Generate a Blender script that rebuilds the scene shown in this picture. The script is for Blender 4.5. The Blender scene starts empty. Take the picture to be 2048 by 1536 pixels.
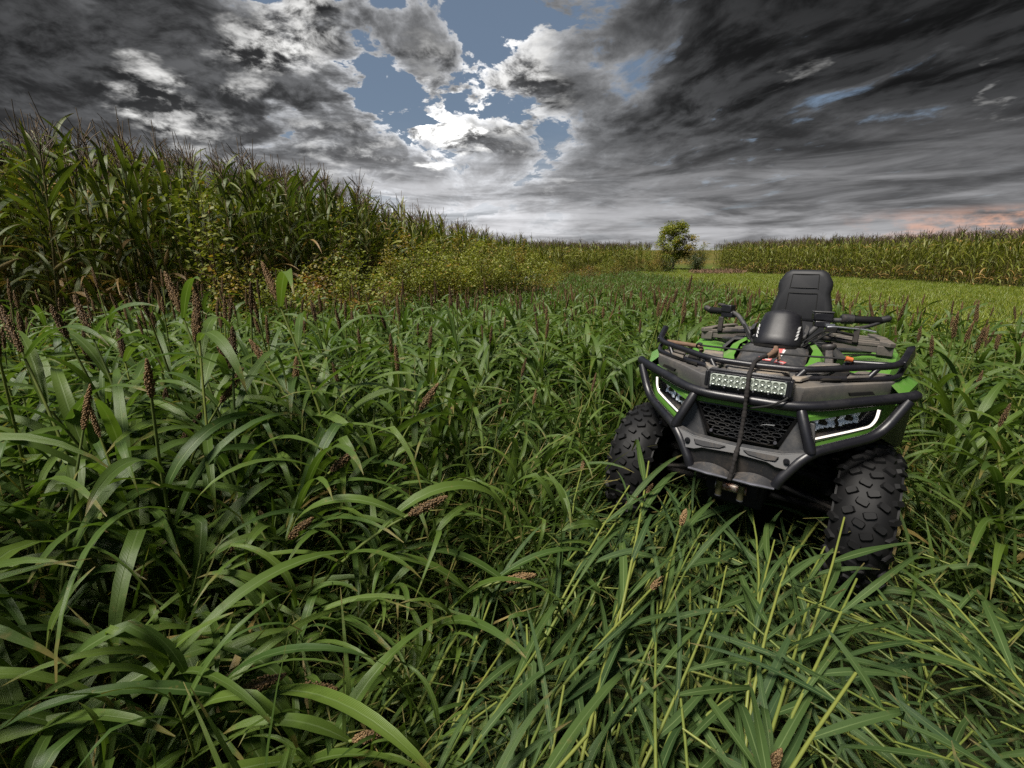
import bpy, bmesh, math, random
import numpy as np
from mathutils import Matrix, Vector, Euler

S = bpy.context.scene
COL = S.collection
R_ = math.radians

# ------------------------------------------------------------------ camera, sky, sun, exposure
CAM_H, CAM_PITCH, HFOV = 1.45, 0.2773, 95.0
cam_d = bpy.data.cameras.new('camera')
cam_d.sensor_width = 36.0
cam_d.lens = 18.0 / math.tan(R_(HFOV / 2))
cam_d.clip_start, cam_d.clip_end = 0.03, 9000
cam = bpy.data.objects.new('camera', cam_d)
COL.objects.link(cam)
cam.location = (0, 0, CAM_H)
cam.rotation_euler = (math.pi / 2 - CAM_PITCH, 0, 0)
S.camera = cam

SUN_ELEV, SUN_AZ = 60.0, 232.0      # azimuth clockwise from +Y, where the light comes from
S.view_settings.view_transform = 'Standard'
S.view_settings.look = 'None'
S.view_settings.gamma = 1.0
S.view_settings.use_curve_mapping = False
S.view_settings.exposure = 2.3
S.cycles.use_denoising = False
S.cycles.max_bounces = 5
S.cycles.diffuse_bounces = 3
S.cycles.glossy_bounces = 2
S.cycles.transparent_max_bounces = 6
S.cycles.sample_clamp_indirect = 6.0

sun_d = bpy.data.lights.new('sun', 'SUN')
sun_d.energy = 1.5
sun_d.angle = R_(18)
sun_d.color = (1.0, 0.94, 0.85)
sun = bpy.data.objects.new('sun', sun_d)
COL.objects.link(sun)
_sd = Vector((math.sin(R_(SUN_AZ)) * math.cos(R_(SUN_ELEV)), math.cos(R_(SUN_AZ)) * math.cos(R_(SUN_ELEV)), math.sin(R_(SUN_ELEV))))
sun.rotation_euler = _sd.to_track_quat('Z', 'Y').to_euler()
sun.location = (0, 0, 30)


class NT:
    """tiny helper for writing node trees"""
    def __init__(self, tree):
        self.t = tree; self.n = tree.nodes; self.l = tree.links
    def node(self, typ, **kw):
        x = self.n.new(typ)
        for k, v in kw.items():
            setattr(x, k, v)
        return x
    def put(self, sock, v):
        if isinstance(v, bpy.types.NodeSocket):
            self.l.new(v, sock)
        elif v is not None:
            if hasattr(sock.default_value, '__len__') and not hasattr(v, '__len__'):
                v = [v] * len(sock.default_value)
            if hasattr(v, '__len__') and len(sock.default_value) == 4 and len(v) == 3:
                v = (*v, 1.0)
            sock.default_value = v
    def m(self, op, a, b=None, c=None, clamp=False):
        x = self.node('ShaderNodeMath', operation=op, use_clamp=clamp)
        for i, v in enumerate((a, b, c)):
            if v is not None: self.put(x.inputs[i], v)
        return x.outputs[0]
    def vm(self, op, a, b=None, scale=None, out=0):
        x = self.node('ShaderNodeVectorMath', operation=op)
        self.put(x.inputs[0], a)
        if b is not None: self.put(x.inputs[1], b)
        if scale is not None: self.put(x.inputs['Scale'], scale)
        return x.outputs[out]
    def mix(self, f, a, b, blend='MIX'):
        x = self.node('ShaderNodeMix', data_type='RGBA', blend_type=blend)
        self.put(x.inputs[0], f); self.put(x.inputs[6], a); self.put(x.inputs[7], b)
        return x.outputs[2]
    def fmix(self, f, a, b):
        x = self.node('ShaderNodeMix', data_type='FLOAT')
        self.put(x.inputs[0], f); self.put(x.inputs[2], a); self.put(x.inputs[3], b)
        return x.outputs[0]
    def noise(self, vec, scale, detail=4.0, rough=0.55, dist=0.0, out='Fac', lac=2.0):
        x = self.node('ShaderNodeTexNoise')
        if vec is not None: self.l.new(vec, x.inputs['Vector'])
        self.put(x.inputs['Scale'], scale); self.put(x.inputs['Detail'], detail)
        self.put(x.inputs['Roughness'], rough); self.put(x.inputs['Distortion'], dist)
        self.put(x.inputs['Lacunarity'], lac)
        return x.outputs[out]
    def ss(self, x, lo, hi, a=0.0, b=1.0, kind='SMOOTHSTEP'):
        n = self.node('ShaderNodeMapRange', interpolation_type=kind, clamp=True)
        self.put(n.inputs[0], x); self.put(n.inputs[1], lo); self.put(n.inputs[2], hi)
        self.put(n.inputs[3], a); self.put(n.inputs[4], b)
        return n.outputs[0]
    def xyz(self, v):
        s = self.node('ShaderNodeSeparateXYZ'); self.l.new(v, s.inputs[0]); return s.outputs
    def comb(self, x, y, z):
        s = self.node('ShaderNodeCombineXYZ')
        for i, v in enumerate((x, y, z)): self.put(s.inputs[i], v)
        return s.outputs[0]
    def ramp(self, f, stops):
        r = self.node('ShaderNodeValToRGB'); cr = r.color_ramp
        while len(cr.elements) > 1: cr.elements.remove(cr.elements[-1])
        for i, (p, c) in enumerate(stops):
            e = cr.elements[0] if i == 0 else cr.elements.new(p)
            e.position = p; e.color = (*c, 1)
        self.l.new(f, r.inputs[0]); return r.outputs[0]


def pix_dir(px, py):
    """unit world direction through a pixel of the 2048x1536 photograph (used to find where clouds stand in the sky)"""
    f = 1024 / math.tan(R_(HFOV / 2)); x = (px - 1024) / f; u = (768 - py) / f
    d = Vector((x, math.cos(CAM_PITCH) + u * math.sin(CAM_PITCH), -math.sin(CAM_PITCH) + u * math.cos(CAM_PITCH)))
    return d.normalized()


def build_world():
    w = bpy.data.worlds.new('World'); S.world = w; w.use_nodes = True
    N = NT(w.node_tree); N.n.clear()
    geo = N.node('ShaderNodeTexCoord').outputs['Generated']
    d = N.vm('NORMALIZE', geo)
    x, y, z = N.xyz(d)
    sky = N.node('ShaderNodeTexSky', sky_type='NISHITA', sun_disc=False)
    sky.sun_elevation = R_(SUN_ELEV); sky.sun_rotation = R_(SUN_AZ)
    sky.air_density = 1.0; sky.dust_density = 1.6; sky.ozone_density = 2.0
    blue = N.vm('SCALE', sky.outputs[0], scale=0.052)
    blue = N.mix(0.75, blue, (0.056, 0.073, 0.096))
    # clouds lie on a plane high above: project the direction on it
    zc = N.m('ADD', N.m('MAXIMUM', z, 0.0), 0.11)
    p = N.comb(N.m('DIVIDE', x, zc), N.m('DIVIDE', y, zc), 0.0)
    warp = N.noise(p, 0.9, 3, 0.5, out='Color')
    pw = N.vm('ADD', p, N.vm('SCALE', N.vm('SUBTRACT', warp, (.5, .5, .5)), scale=0.55))
    # puffy cumulus noise (left) and drawn-out streaky layer (right)
    q0 = N.vm('SCALE', N.vm('MULTIPLY', d, (1, 1, 1.25)), scale=N.m('DIVIDE', 1.0, N.m('ADD', N.m('MAXIMUM', z, 0.0), 0.42)))
    q0 = N.vm('ADD', q0, N.vm('SCALE', N.vm('SUBTRACT', N.noise(q0, 2.6, 3, 0.5, out='Color'), (.5, .5, .5)), scale=0.22))
    puff = N.noise(q0, 4.6, 9, 0.62)
    puff_s = N.noise(N.vm('ADD', q0, (0.008, -0.008, 0.032)), 4.6, 7, 0.62)
    rot = N.node('ShaderNodeVectorRotate', rotation_type='Z_AXIS')
    N.l.new(pw, rot.inputs[0]); rot.inputs['Angle'].default_value = R_(-8)
    st = N.vm('MULTIPLY', rot.outputs[0], (1.55, 0.78, 1.0))
    strk = N.noise(st, 1.9, 9, 0.60)
    strk_s = N.noise(N.vm('ADD', st, (0.07, 0.09, 0.0)), 1.9, 7, 0.60)
    azx = N.m('DIVIDE', x, N.m('ADD', N.m('ABSOLUTE', y), 0.25))
    right = N.ss(N.m('ADD', azx, N.m('MULTIPLY', N.m('SUBTRACT', warp_f(N, p), 0.5), 0.5)), 0.02, 0.26)
    den = N.fmix(right, puff, strk)
    den2 = N.fmix(right, puff_s, strk_s)
    # where the photograph shows blue gaps / thick decks
    jit = N.vm('SCALE', N.vm('SUBTRACT', N.noise(p, 2.6, 5, 0.6, out='Color'), (.5, .5, .5)), scale=0.26)
    dj = N.vm('ADD', d, jit)
    def blob(px, py, r0, r1):
        c = pix_dir(px, py)
        dist = N.vm('DISTANCE', dj, tuple(c), out=1)
        return N.ss(dist, r0, r1, 1.0, 0.0)
    cov = N.fmix(right, N.ss(z, 0.28, 0.15, -0.115, 0.055), 0.128)
    cov = N.m('ADD', cov, N.ss(azx, 0.22, 0.6, 0.0, 0.085))
    for (px, py, r0, r1, a) in ((60, 80, .15, .46, .24), (230, 190, .05, .22, .17), (430, 150, .03, .14, .14), (600, 110, .03, .12, .15), (700, 120, .03, .11, .12),
                                (820, 60, .02, .10, .10), (650, 215, .02, .09, .11), (875, 150, .01, .08, .15), (880, 255, .02, .08, .20), (470, 270, .04, .16, .11),
                                (290, 290, .05, .24, .13), (740, 305, .02, .10, .10), (1050, 175, .03, .11, .17), (530, 20, .02, .10, .09), (1250, 60, .1, .4, .08),
                                (350, 100, .01, .11, -.22), (485, 205, .02, .10, -.17), (670, 30, .01, .07, -.12), (300, 170, .01, .05, -.12), (560, 250, .01, .08, -.12), (1500, 285, .01, .06, -.10), (1585, 60, .005, .06, -.08)):
        cov = N.m('ADD', cov, N.m('MULTIPLY', blob(px, py, r0, r1), a))
    dd = N.m('ADD', den, cov)
    mask = N.ss(dd, N.fmix(right, 0.495, 0.47), N.fmix(right, 0.54, 0.60))
    thick = N.ss(dd, 0.50, 0.70)
    # light side against shaded side of each billow
    rel = N.m('SUBTRACT', den, den2)
    lit = N.ss(rel, -0.10, 0.12)
    horizon = N.ss(z, 0.02, 0.30, 1.0, 0.0)
    g = N.m('MULTIPLY', N.fmix(lit, 0.34, 1.55), N.fmix(thick, N.fmix(right, 0.080, 0.062), N.fmix(right, 0.021, 0.018)))
    glow = blob(830, 330, 0.02, 0.75)
    g = N.m('MULTIPLY', g, N.fmix(glow, 0.55, 2.3))
    g = N.m('MULTIPLY', g, N.ss(z, 0.14, 0.58, 1.2, 0.34))
    edge = N.m('MULTIPLY', N.ss(dd, 0.50, 0.60, 1.0, 0.0), N.ss(dd, 0.49, 0.52))
    g = N.m('ADD', g, N.m('MULTIPLY', N.m('MULTIPLY', edge, glow), 0.10))
    ccol = N.mix(horizon, (0.98, 1.0, 1.04), (0.96, 1.0, 1.06))
    cloud = N.vm('SCALE', ccol, scale=g)
    # white tops that catch the sun
    wl = N.ss(rel, -0.07, 0.08)
    for (px, py, r0, r1, a) in ((880, 250, .03, .085, .8), (1035, 170, .03, .12, .30), (590, 35, .01, .09, .30), (510, 80, .01, .07, .30), (295, 210, .005, .06, .32), (420, 260, .01, .07, .16),
                                (870, 120, .005, .05, .10), (645, 315, .01, .06, .16), (740, 290, .01, .07, .18), (360, 265, .005, .05, .10), (1110, 365, .01, .05, .12), (1590, 130, .004, .03, .06), (1985, 205, .002, .02, .06)):
        b = N.m('MULTIPLY', blob(px, py, r0, r1), wl)
        cloud = N.vm('ADD', cloud, N.vm('SCALE', (1.0, 0.99, 0.96), scale=N.m('MULTIPLY', b, a)))
    col = N.mix(mask, blue, cloud)
    # bright veil low over the horizon, pink cumulus heads at the right
    low = N.noise(N.vm('MULTIPLY', d, (3.2, 3.2, 26.0)), 1.3, 6, 0.6, 0.5)
    veil = N.m('MULTIPLY', N.ss(z, 0.0, 0.24, 1.0, 0.0), N.ss(azx, -1.3, 0.1))
    veil = N.m('MULTIPLY', veil, N.ss(azx, 0.45, 1.1, 1.0, 0.28))
    vcol = N.vm('SCALE', (1.0, 1.0, 1.03), scale=N.m('MULTIPLY', N.ss(low, 0.33, 0.68, 0.075, 0.32), N.fmix(blob(830, 420, .02, .45), 0.75, 1.45)))
    col = N.mix(N.m('MULTIPLY', veil, 0.86), col, vcol)
    pk = N.noise(N.vm('MULTIPLY', d, (9, 9, 16)), 1.4, 7, 0.6)
    pink = N.m('MULTIPLY', N.ss(N.m('ADD', pk, N.m('MULTIPLY', blob(1900, 455, .01, .15), .16)), 0.48, 0.70), N.m('MULTIPLY', N.ss(z, 0.035, 0.068, 1, 0), N.ss(azx, 0.45, 0.8)))
    col = N.mix(pink, col, (0.42, 0.22, 0.145))
    # the ground side of the dome, only seen by reflections
    col = N.mix(N.ss(z, -0.06, -0.005), (0.02, 0.024, 0.014), col)
    bg = N.node('ShaderNodeBackground'); N.l.new(col, bg.inputs[0]); bg.inputs[1].default_value = 0.52
    out = N.node('ShaderNodeOutputWorld'); N.l.new(bg.outputs[0], out.inputs[0])


def warp_f(N, p):
    return N.noise(p, 1.1, 4, 0.55)


build_world()

# ------------------------------------------------------------------ helpers
def tag(o, label=None, cat=None, group=None, kind=None):
    if label: o['label'] = label
    if cat: o['category'] = cat
    if group: o['group'] = group
    if kind: o['kind'] = kind
    return o


def empty(name, loc=(0, 0, 0), rot=(0, 0, 0)):
    e = bpy.data.objects.new(name, None); COL.objects.link(e)
    e.location = loc; e.rotation_euler = rot; e.empty_display_size = 0.1
    return e


def mat(name, build):
    m = bpy.data.materials.new(name); m.use_nodes = True
    N = NT(m.node_tree); N.n.clear()
    out = N.node('ShaderNodeOutputMaterial')
    N.l.new(build(N), out.inputs[0])
    return m


def bsdf(N, col, rough=0.5, spec=0.5, metal=0.0, bump=None, bstr=0.2, bdist=0.002, **kw):
    p = N.node('ShaderNodeBsdfPrincipled')
    N.put(p.inputs['Base Color'], col); N.put(p.inputs['Roughness'], rough)
    N.put(p.inputs['Specular IOR Level'], spec); N.put(p.inputs['Metallic'], metal)
    if bump is not None:
        b = N.node('ShaderNodeBump'); b.inputs['Strength'].default_value = bstr; b.inputs['Distance'].default_value = bdist
        N.l.new(bump, b.inputs['Height']); N.l.new(b.outputs[0], p.inputs['Normal'])
    for k, v in kw.items(): N.put(p.inputs[k], v)
    return p.outputs[0]


def raw_mesh(name, V, F, mats, uv=None, fm=None, tone=None, smooth=True):
    """V (n,3) array, F list of tuples; uv per vertex"""
    me = bpy.data.meshes.new(name)
    me.from_pydata([tuple(v) for v in V], [], F)
    if not isinstance(mats, (list, tuple)): mats = [mats]
    for m in mats: me.materials.append(m)
    n = len(me.polygons)
    if smooth: me.polygons.foreach_set('use_smooth', [True] * n)
    if fm is not None: me.polygons.foreach_set('material_index', fm)
    if uv is not None:
        l = me.uv_layers.new(name='UVMap')
        vi = np.zeros(len(me.loops), dtype=np.int32); me.loops.foreach_get('vertex_index', vi)
        l.data.foreach_set('uv', np.asarray(uv, dtype=np.float32)[vi].ravel())
    if tone is not None:
        a = me.attributes.new('tone', 'FLOAT', 'POINT'); a.data.foreach_set('value', np.asarray(tone, dtype=np.float32))
    me.update()
    return me


def obj(name, me, parent=None):
    o = bpy.data.objects.new(name, me); COL.objects.link(o)
    if parent is not None: o.parent = parent
    return o


class MB:
    """collects solids in vehicle coordinates: a = across, b = towards the front, z = up"""
    def __init__(self): self.v = []; self.f = []
    def add(self, V, F):
        k = len(self.v); self.v += [tuple(p) for p in V]; self.f += [tuple(i + k for i in f) for f in F]; return self
    def box(self, c, size, ax=None):
        """ax: three axis vectors"""
        c = Vector(c); ax = [Vector(q) for q in (ax or ((1, 0, 0), (0, 1, 0), (0, 0, 1)))]
        V = []
        for i in (-.5, .5):
            for j in (-.5, .5):
                for k in (-.5, .5):
                    V.append(c + ax[0] * (i * size[0]) + ax[1] * (j * size[1]) + ax[2] * (k * size[2]))
        return self.add(V, [(0, 1, 3, 2), (4, 6, 7, 5), (0, 4, 5, 1), (2, 3, 7, 6), (0, 2, 6, 4), (1, 5, 7, 3)])
    def slab(self, pts, vec, taper=1.0):
        """polygon pushed along vec"""
        pts = [Vector(p) for p in pts]; n = len(pts); vec = Vector(vec)
        c = sum(pts, Vector()) / n
        V = pts + [c + (p - c) * taper + vec for p in pts]
        return self.add(V, [tuple(range(n)), tuple(range(2 * n - 1, n - 1, -1))] + [(i, (i + 1) % n, n + (i + 1) % n, n + i) for i in range(n)])
    def loft(self, rings, cap=True, closed=True):
        n = len(rings[0]); V = [p for r in rings for p in r]; F = []
        for i in range(len(rings) - 1):
            for j in range(n if closed else n - 1):
                F.append((i * n + j, i * n + (j + 1) % n, (i + 1) * n + (j + 1) % n, (i + 1) * n + j))
        if cap:
            F.append(tuple(range(n))); F.append(tuple((len(rings) - 1) * n + j for j in range(n)))
        return self.add(V, F)
    def tube(self, path, r, n=10, fil=0.0, cap=True, flat=1.0):
        path = [Vector(p) for p in path]
        if fil > 0: path = fillet(path, fil)
        rad = r if hasattr(r, '__len__') else [r] * len(path)
        if len(rad) != len(path): rad = np.interp(np.linspace(0, 1, len(path)), np.linspace(0, 1, len(rad)), rad)
        rings = []; up = None
        for i, p in enumerate(path):
            t = (path[min(i + 1, len(path) - 1)] - path[max(i - 1, 0)]).normalized()
            if up is None:
                up = Vector((0, 0, 1)) if abs(t.z) < .9 else Vector((0, 1, 0))
            s = t.cross(up).normalized(); up = s.cross(t).normalized()
            rings.append([p + s * (rad[i] * math.cos(q)) + up * (rad[i] * flat * math.sin(q)) for q in [2 * math.pi * k / n for k in range(n)]])
        return self.loft(rings, cap)
    def build(self, name, m, parent, bev=0.0, smooth=40, seg=2):
        me = bpy.data.meshes.new(name)
        me.from_pydata([(p[0], -p[1], p[2]) for p in self.v], [], self.f)
        bm = bmesh.new(); bm.from_mesh(me)
        bmesh.ops.recalc_face_normals(bm, faces=bm.faces)
        bm.to_mesh(me); bm.free()
        me.materials.append(m)
        me.polygons.foreach_set('use_smooth', [True] * len(me.polygons))
        me.set_sharp_from_angle(angle=R_(smooth))
        o = obj(name, me, parent)
        if bev > 0:
            md = o.modifiers.new('bevel', 'BEVEL'); md.width = bev; md.segments = seg; md.limit_method = 'ANGLE'; md.angle_limit = R_(30)
            md.harden_normals = False
        return o


def fillet(path, rad, k=5):
    out = [path[0]]
    for i in range(1, len(path) - 1):
        a, p, b = path[i - 1], path[i], path[i + 1]
        u = (a - p); v = (b - p); d = min(rad, u.length * .48, v.length * .48)
        A = p + u.normalized() * d; B = p + v.normalized() * d
        for j in range(k + 1):
            t = j / k
            out.append(A * (1 - t) ** 2 + p * (2 * t * (1 - t)) + B * t ** 2)
    out.append(path[-1])
    return out


def mir(pts, s):
    return [(p[0] * s, p[1], p[2]) for p in pts]


# ------------------------------------------------------------------ materials
def geo_pos(N):
    return N.node('ShaderNodeNewGeometry').outputs['Position']


def dusty(col, dust=(0.17, 0.13, 0.09), amount=0.4, rough=0.5, spec=0.45, scale=9.0, lo=.42, hi=.68):
    def b(N):
        o = N.node('ShaderNodeTexCoord').outputs['Object']
        n1 = N.noise(o, scale, 6, 0.62)
        n2 = N.noise(o, scale * 9, 4, 0.6)
        nz = N.xyz(N.node('ShaderNodeNewGeometry').outputs['Normal'])[2]
        k = N.m('MULTIPLY', N.ss(N.m('ADD', n1, N.m('MULTIPLY', N.m('SUBTRACT', n2, .5), .35)), lo, hi), N.ss(nz, -0.4, 0.9, 0.35, 1.0))
        speck = N.ss(N.noise(o, 160, 2, .5), .69, .74)
        k = N.m('MAXIMUM', N.m('MULTIPLY', k, amount), N.m('MULTIPLY', speck, amount))
        return bsdf(N, N.mix(k, col, dust), N.fmix(k, rough, .85), spec, bump=N.noise(o, 420, 2, .5), bstr=.25, bdist=.0006)
    return b


M = {}
M['tube'] = mat('black_powder_coat', dusty((0.008, 0.008, 0.011), dust=(.08, .075, .07), amount=.10, rough=.36, spec=.5))
M['plastic'] = mat('black_plastic', dusty((0.016, 0.016, 0.018), amount=.3, rough=.5))
M['dark'] = mat('dark_underside', dusty((0.008, 0.008, 0.008), amount=.10, rough=.8, spec=.2))
M['grey'] = mat('grey_plastic', dusty((0.036, 0.037, 0.040), dust=(.135, .122, .106), amount=.32, rough=.48))
M['deck'] = mat('muddy_grey_plastic', dusty((0.066, 0.064, 0.064), dust=(0.17, 0.145, 0.115), amount=.6, rough=.6, scale=5, lo=.36, hi=.62))
M['ramp'] = mat('dusty_deck_top', dusty((0.115, 0.111, 0.107), dust=(0.27, 0.215, 0.155), amount=.7, rough=.5, scale=5, lo=.40, hi=.6))
M['rackp'] = mat('muddy_rack_plastic', dusty((0.055, 0.052, 0.050), dust=(0.155, 0.13, 0.105), amount=.75, rough=.7, scale=6, lo=.3, hi=.58))
M['green'] = mat('lime_green_plastic', dusty((0.085, 0.215, 0.032), dust=(0.17, 0.17, 0.10), amount=.6, rough=.35, scale=6, lo=.46, hi=.74))
M['rubber'] = mat('tyre_rubber', dusty((0.006, 0.006, 0.0065), dust=(0.04, 0.037, 0.033), amount=.06, rough=.6, spec=.22, scale=14))
M['pod'] = mat('satin_black_cover', dusty((0.010, 0.010, 0.013), dust=(.08, .078, .075), amount=.12, rough=.46, spec=.4))
M['vinyl'] = mat('black_seat_vinyl', dusty((0.010, 0.0105, 0.013), dust=(0.045, 0.045, 0.045), amount=.15, rough=.6, scale=4))
M['silver'] = mat('brushed_metal', lambda N: bsdf(N, (0.62, 0.62, 0.64), .35, .5, 1.0))
M['steel'] = mat('scuffed_steel', lambda N: bsdf(N, N.mix(N.noise(N.node('ShaderNodeTexCoord').outputs['Object'], 30, 5, .6), (.07, .07, .08), (.20, .20, .23)), .42, .5, .6))
M['brass'] = mat('tarnished_brass', lambda N: bsdf(N, N.mix(N.noise(N.node('ShaderNodeTexCoord').outputs['Object'], 60, 4, .6), (.16, .11, .05), (.10, .12, .07)), .45, .5, .6))
M['rust'] = mat('rusty_roller', lambda N: bsdf(N, N.mix(N.ss(N.noise(N.node('ShaderNodeTexCoord').outputs['Object'], 45, 5, .65), .4, .6), (.20, .09, .05), (.34, .30, .26)), .5, .5, .5))
M['mirror_paint'] = mat('painted_mirror_glint', lambda N: bsdf(N, (0.78, 0.86, 0.94), .25, .6, .15))  # barely metallic: the mirror's brightness is painted into the base colour
M['led_plate'] = mat('pale_led_plate', lambda N: bsdf(N, (0.40, 0.44, 0.39), .4, .5, .1))
M['led'] = mat('led_cup', lambda N: bsdf(N, (0.27, 0.30, 0.26), .25, .5, .45))
M['led_chip'] = mat('led_chip', lambda N: bsdf(N, (0.16, 0.16, 0.09), .3))
M['orange'] = mat('orange_plastic', lambda N: bsdf(N, (0.45, 0.11, 0.03), .5))
M['red'] = mat('faded_red_sticker', lambda N: bsdf(N, N.mix(N.noise(N.node('ShaderNodeTexCoord').outputs['Object'], 60, 3, .6), (.50, .07, .07), (.42, .16, .15)), .5))
M['white'] = mat('white_print', lambda N: bsdf(N, (0.55, 0.55, 0.55), .5))
M['cord'] = mat('black_elastic_cord', lambda N: bsdf(N, (0.012, 0.012, 0.012), .7, .3))
M['rope'] = mat('dirty_rope', lambda N: bsdf(N, N.mix(N.noise(N.node('ShaderNodeTexCoord').outputs['Object'], 55, 5, .6), (.03, .027, .025), (.012, .011, .012)), .85, .2,
                                             bump=N.noise(N.node('ShaderNodeTexCoord').outputs['Object'], 220, 3, .6), bstr=.6))
M['strap'] = mat('tan_webbing', lambda N: bsdf(N, N.mix(N.noise(N.node('ShaderNodeTexCoord').outputs['Object'], 60, 4, .6), (.23, .15, .10), (.06, .035, .025)), .8, .2))


def strip_mat(N):
    e = N.node('ShaderNodeEmission'); e.inputs[0].default_value = (1.0, 0.90, 0.78, 1); e.inputs[1].default_value = 0.34
    return e.outputs[0]


M['strip'] = mat('daytime_light_strip', strip_mat)


def lens_mat(N):
    t = N.node('ShaderNodeBsdfTransparent'); g = N.node('ShaderNodeBsdfGlossy'); g.inputs['Roughness'].default_value = .05
    g.inputs['Color'].default_value = (1, 1, 1, 1)
    f = N.node('ShaderNodeLayerWeight'); f.inputs[0].default_value = .5
    fac = N.m('ADD', N.m('MULTIPLY', N.m('POWER', f.outputs['Facing'], 4.0), .5), .03)
    x = N.node('ShaderNodeMixShader')
    N.l.new(fac, x.inputs[0]); N.l.new(t.outputs[0], x.inputs[1]); N.l.new(g.outputs[0], x.inputs[2])
    return x.outputs[0]


M['lens'] = mat('clear_lens', lens_mat)

# ------------------------------------------------------------------ quad bike
VX, VY, VYAW, VROLL, VPITCH = 1.1379, 2.0626, -0.6353, -0.0069, -0.0709


def vehicle_matrix():
    cr, sr = math.cos(VROLL), math.sin(VROLL); cp, sp = math.cos(VPITCH), math.sin(VPITCH); cy, sy = math.cos(VYAW), math.sin(VYAW)
    Rr = Matrix(((cr, 0, sr), (0, 1, 0), (-sr, 0, cr))); Rp = Matrix(((1, 0, 0), (0, cp, sp), (0, -sp, cp))); Ry = Matrix(((cy, sy, 0), (sy, -cy, 0), (0, 0, 1)))
    R = Ry @ Rp @ Rr @ Matrix(((1, 0, 0), (0, -1, 0), (0, 0, 1)))
    return Matrix.Translation((VX, VY, 0)) @ R.to_4x4()


VM = vehicle_matrix()
VMI = VM.inverted()
quad = empty('quad_bike')
quad.matrix_world = VM
tag(quad, 'lime green and black quad bike with bull bar and tall backrest parked in the crop', 'quad bike')


def tyre_profile(t, R, w):
    """radius at lateral position t in -1..1"""
    return R - 0.016 - 0.055 * abs(t) ** 3.2


def make_wheel(ca, cb, cz, R=.335, w=.235, rear=False, steer=0.0):
    st = math.sin(steer); ct = math.cos(steer)
    def W(a, rad, th):
        b = rad * math.sin(th); z = rad * math.cos(th)
        return (ca + a * ct + b * st, cb - a * st + b * ct, cz + z)
    wh = MB(); rim = []
    n = 40
    so = 1 if ca > 0 else -1
    for a, r in ((.07, .155), (.08, .150), (.035, .140), (.02, .06), (.045, .05), (.05, .001)):
        rim.append([W(a * so, r, 2 * math.pi * k / n) for k in range(n)])
    wh.loft(rim, cap=True)
    rim = []
    for a, r in ((-.085, .16), (-.08, .145), (0, .135), (.02, .05), (.02, .001)):
        rim.append([W(a * so, r, 2 * math.pi * k / n) for k in range(n)])
    wh.loft(rim, cap=True)
    wo = wh.build('wheel', M['dark'], quad, smooth=35)
    ty = MB()
    prof = [(-.70, .165), (-.82, .20), (-.97, .245), (-1.0, .275)]
    prof += [(t, tyre_profile(t, R, w)) for t in (-.93, -.8, -.6, -.4, -.2, 0, .2, .4, .6, .8, .93)]
    prof += [(1.0, .275), (.97, .245), (.82, .20), (.70, .165)]
    rings = []
    n = 56
    for k in range(n):
        th = 2 * math.pi * k / n
        rings.append([W(t * w / 2, r, th) for t, r in prof])
    rings.append(rings[0])
    ty.loft(rings, cap=False, closed=False)
    rnd = random.Random(int(ca * 100) + (9 if rear else 0))
    P = 25
    rows = ((-.86, .0, .058, .034, .5), (-.47, .5, .050, .036, -.45), (-.12, .0, .052, .034, .35), (.16, .5, .052, .034, -.35), (.50, .0, .050, .036, .45), (.87, .5, .058, .034, -.5))
    for k in range(P):
        for t, ph, lw, ll, ang in rows:
            th = 2 * math.pi * (k + ph + rnd.uniform(-.03, .03)) / P
            r0 = tyre_profile(t, R, w) - .004
            slope = 0.055 * 3.2 * abs(t) ** 2.2 * (1 if t > 0 else -1) / (w / 2)
            nl = 1 / math.hypot(1, slope)
            na, nr = slope * nl, nl                       # surface normal: sideways and outward
            c, s = math.cos(ang + rnd.uniform(-.1, .1)), math.sin(ang)
            h = .015
            V = []
            for lev, sc in ((0, 1.0), (1, .80)):
                for x, y in ((-.5, -.38), (-.32, -.5), (.32, -.5), (.5, -.30), (.5, .38), (.30, .5), (-.36, .5), (-.5, .30)):
                    u = (x * lw * c - y * ll * s) * sc * .86; v = (x * lw * s + y * ll * c) * sc * .88
                    a = t * w / 2 + u * nr + na * h * lev
                    rr = r0 - u * na + nr * h * lev
                    V.append(W(a, rr, th + v / R))
            ty.add(V, [tuple(range(8)), tuple(range(15, 7, -1))] + [(i, (i + 1) % 8, 8 + (i + 1) % 8, 8 + i) for i in range(8)])
    ty.build('tyre', M['rubber'], wo, smooth=38)
    return wo


FB = .06
make_wheel(.455, FB, .345, w=.205, steer=-.02); make_wheel(-.478, FB, .345, w=.215, steer=-.02)
make_wheel(.47, -1.34, .345, w=.27, rear=True); make_wheel(-.47, -1.34, .345, w=.27, rear=True)

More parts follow.
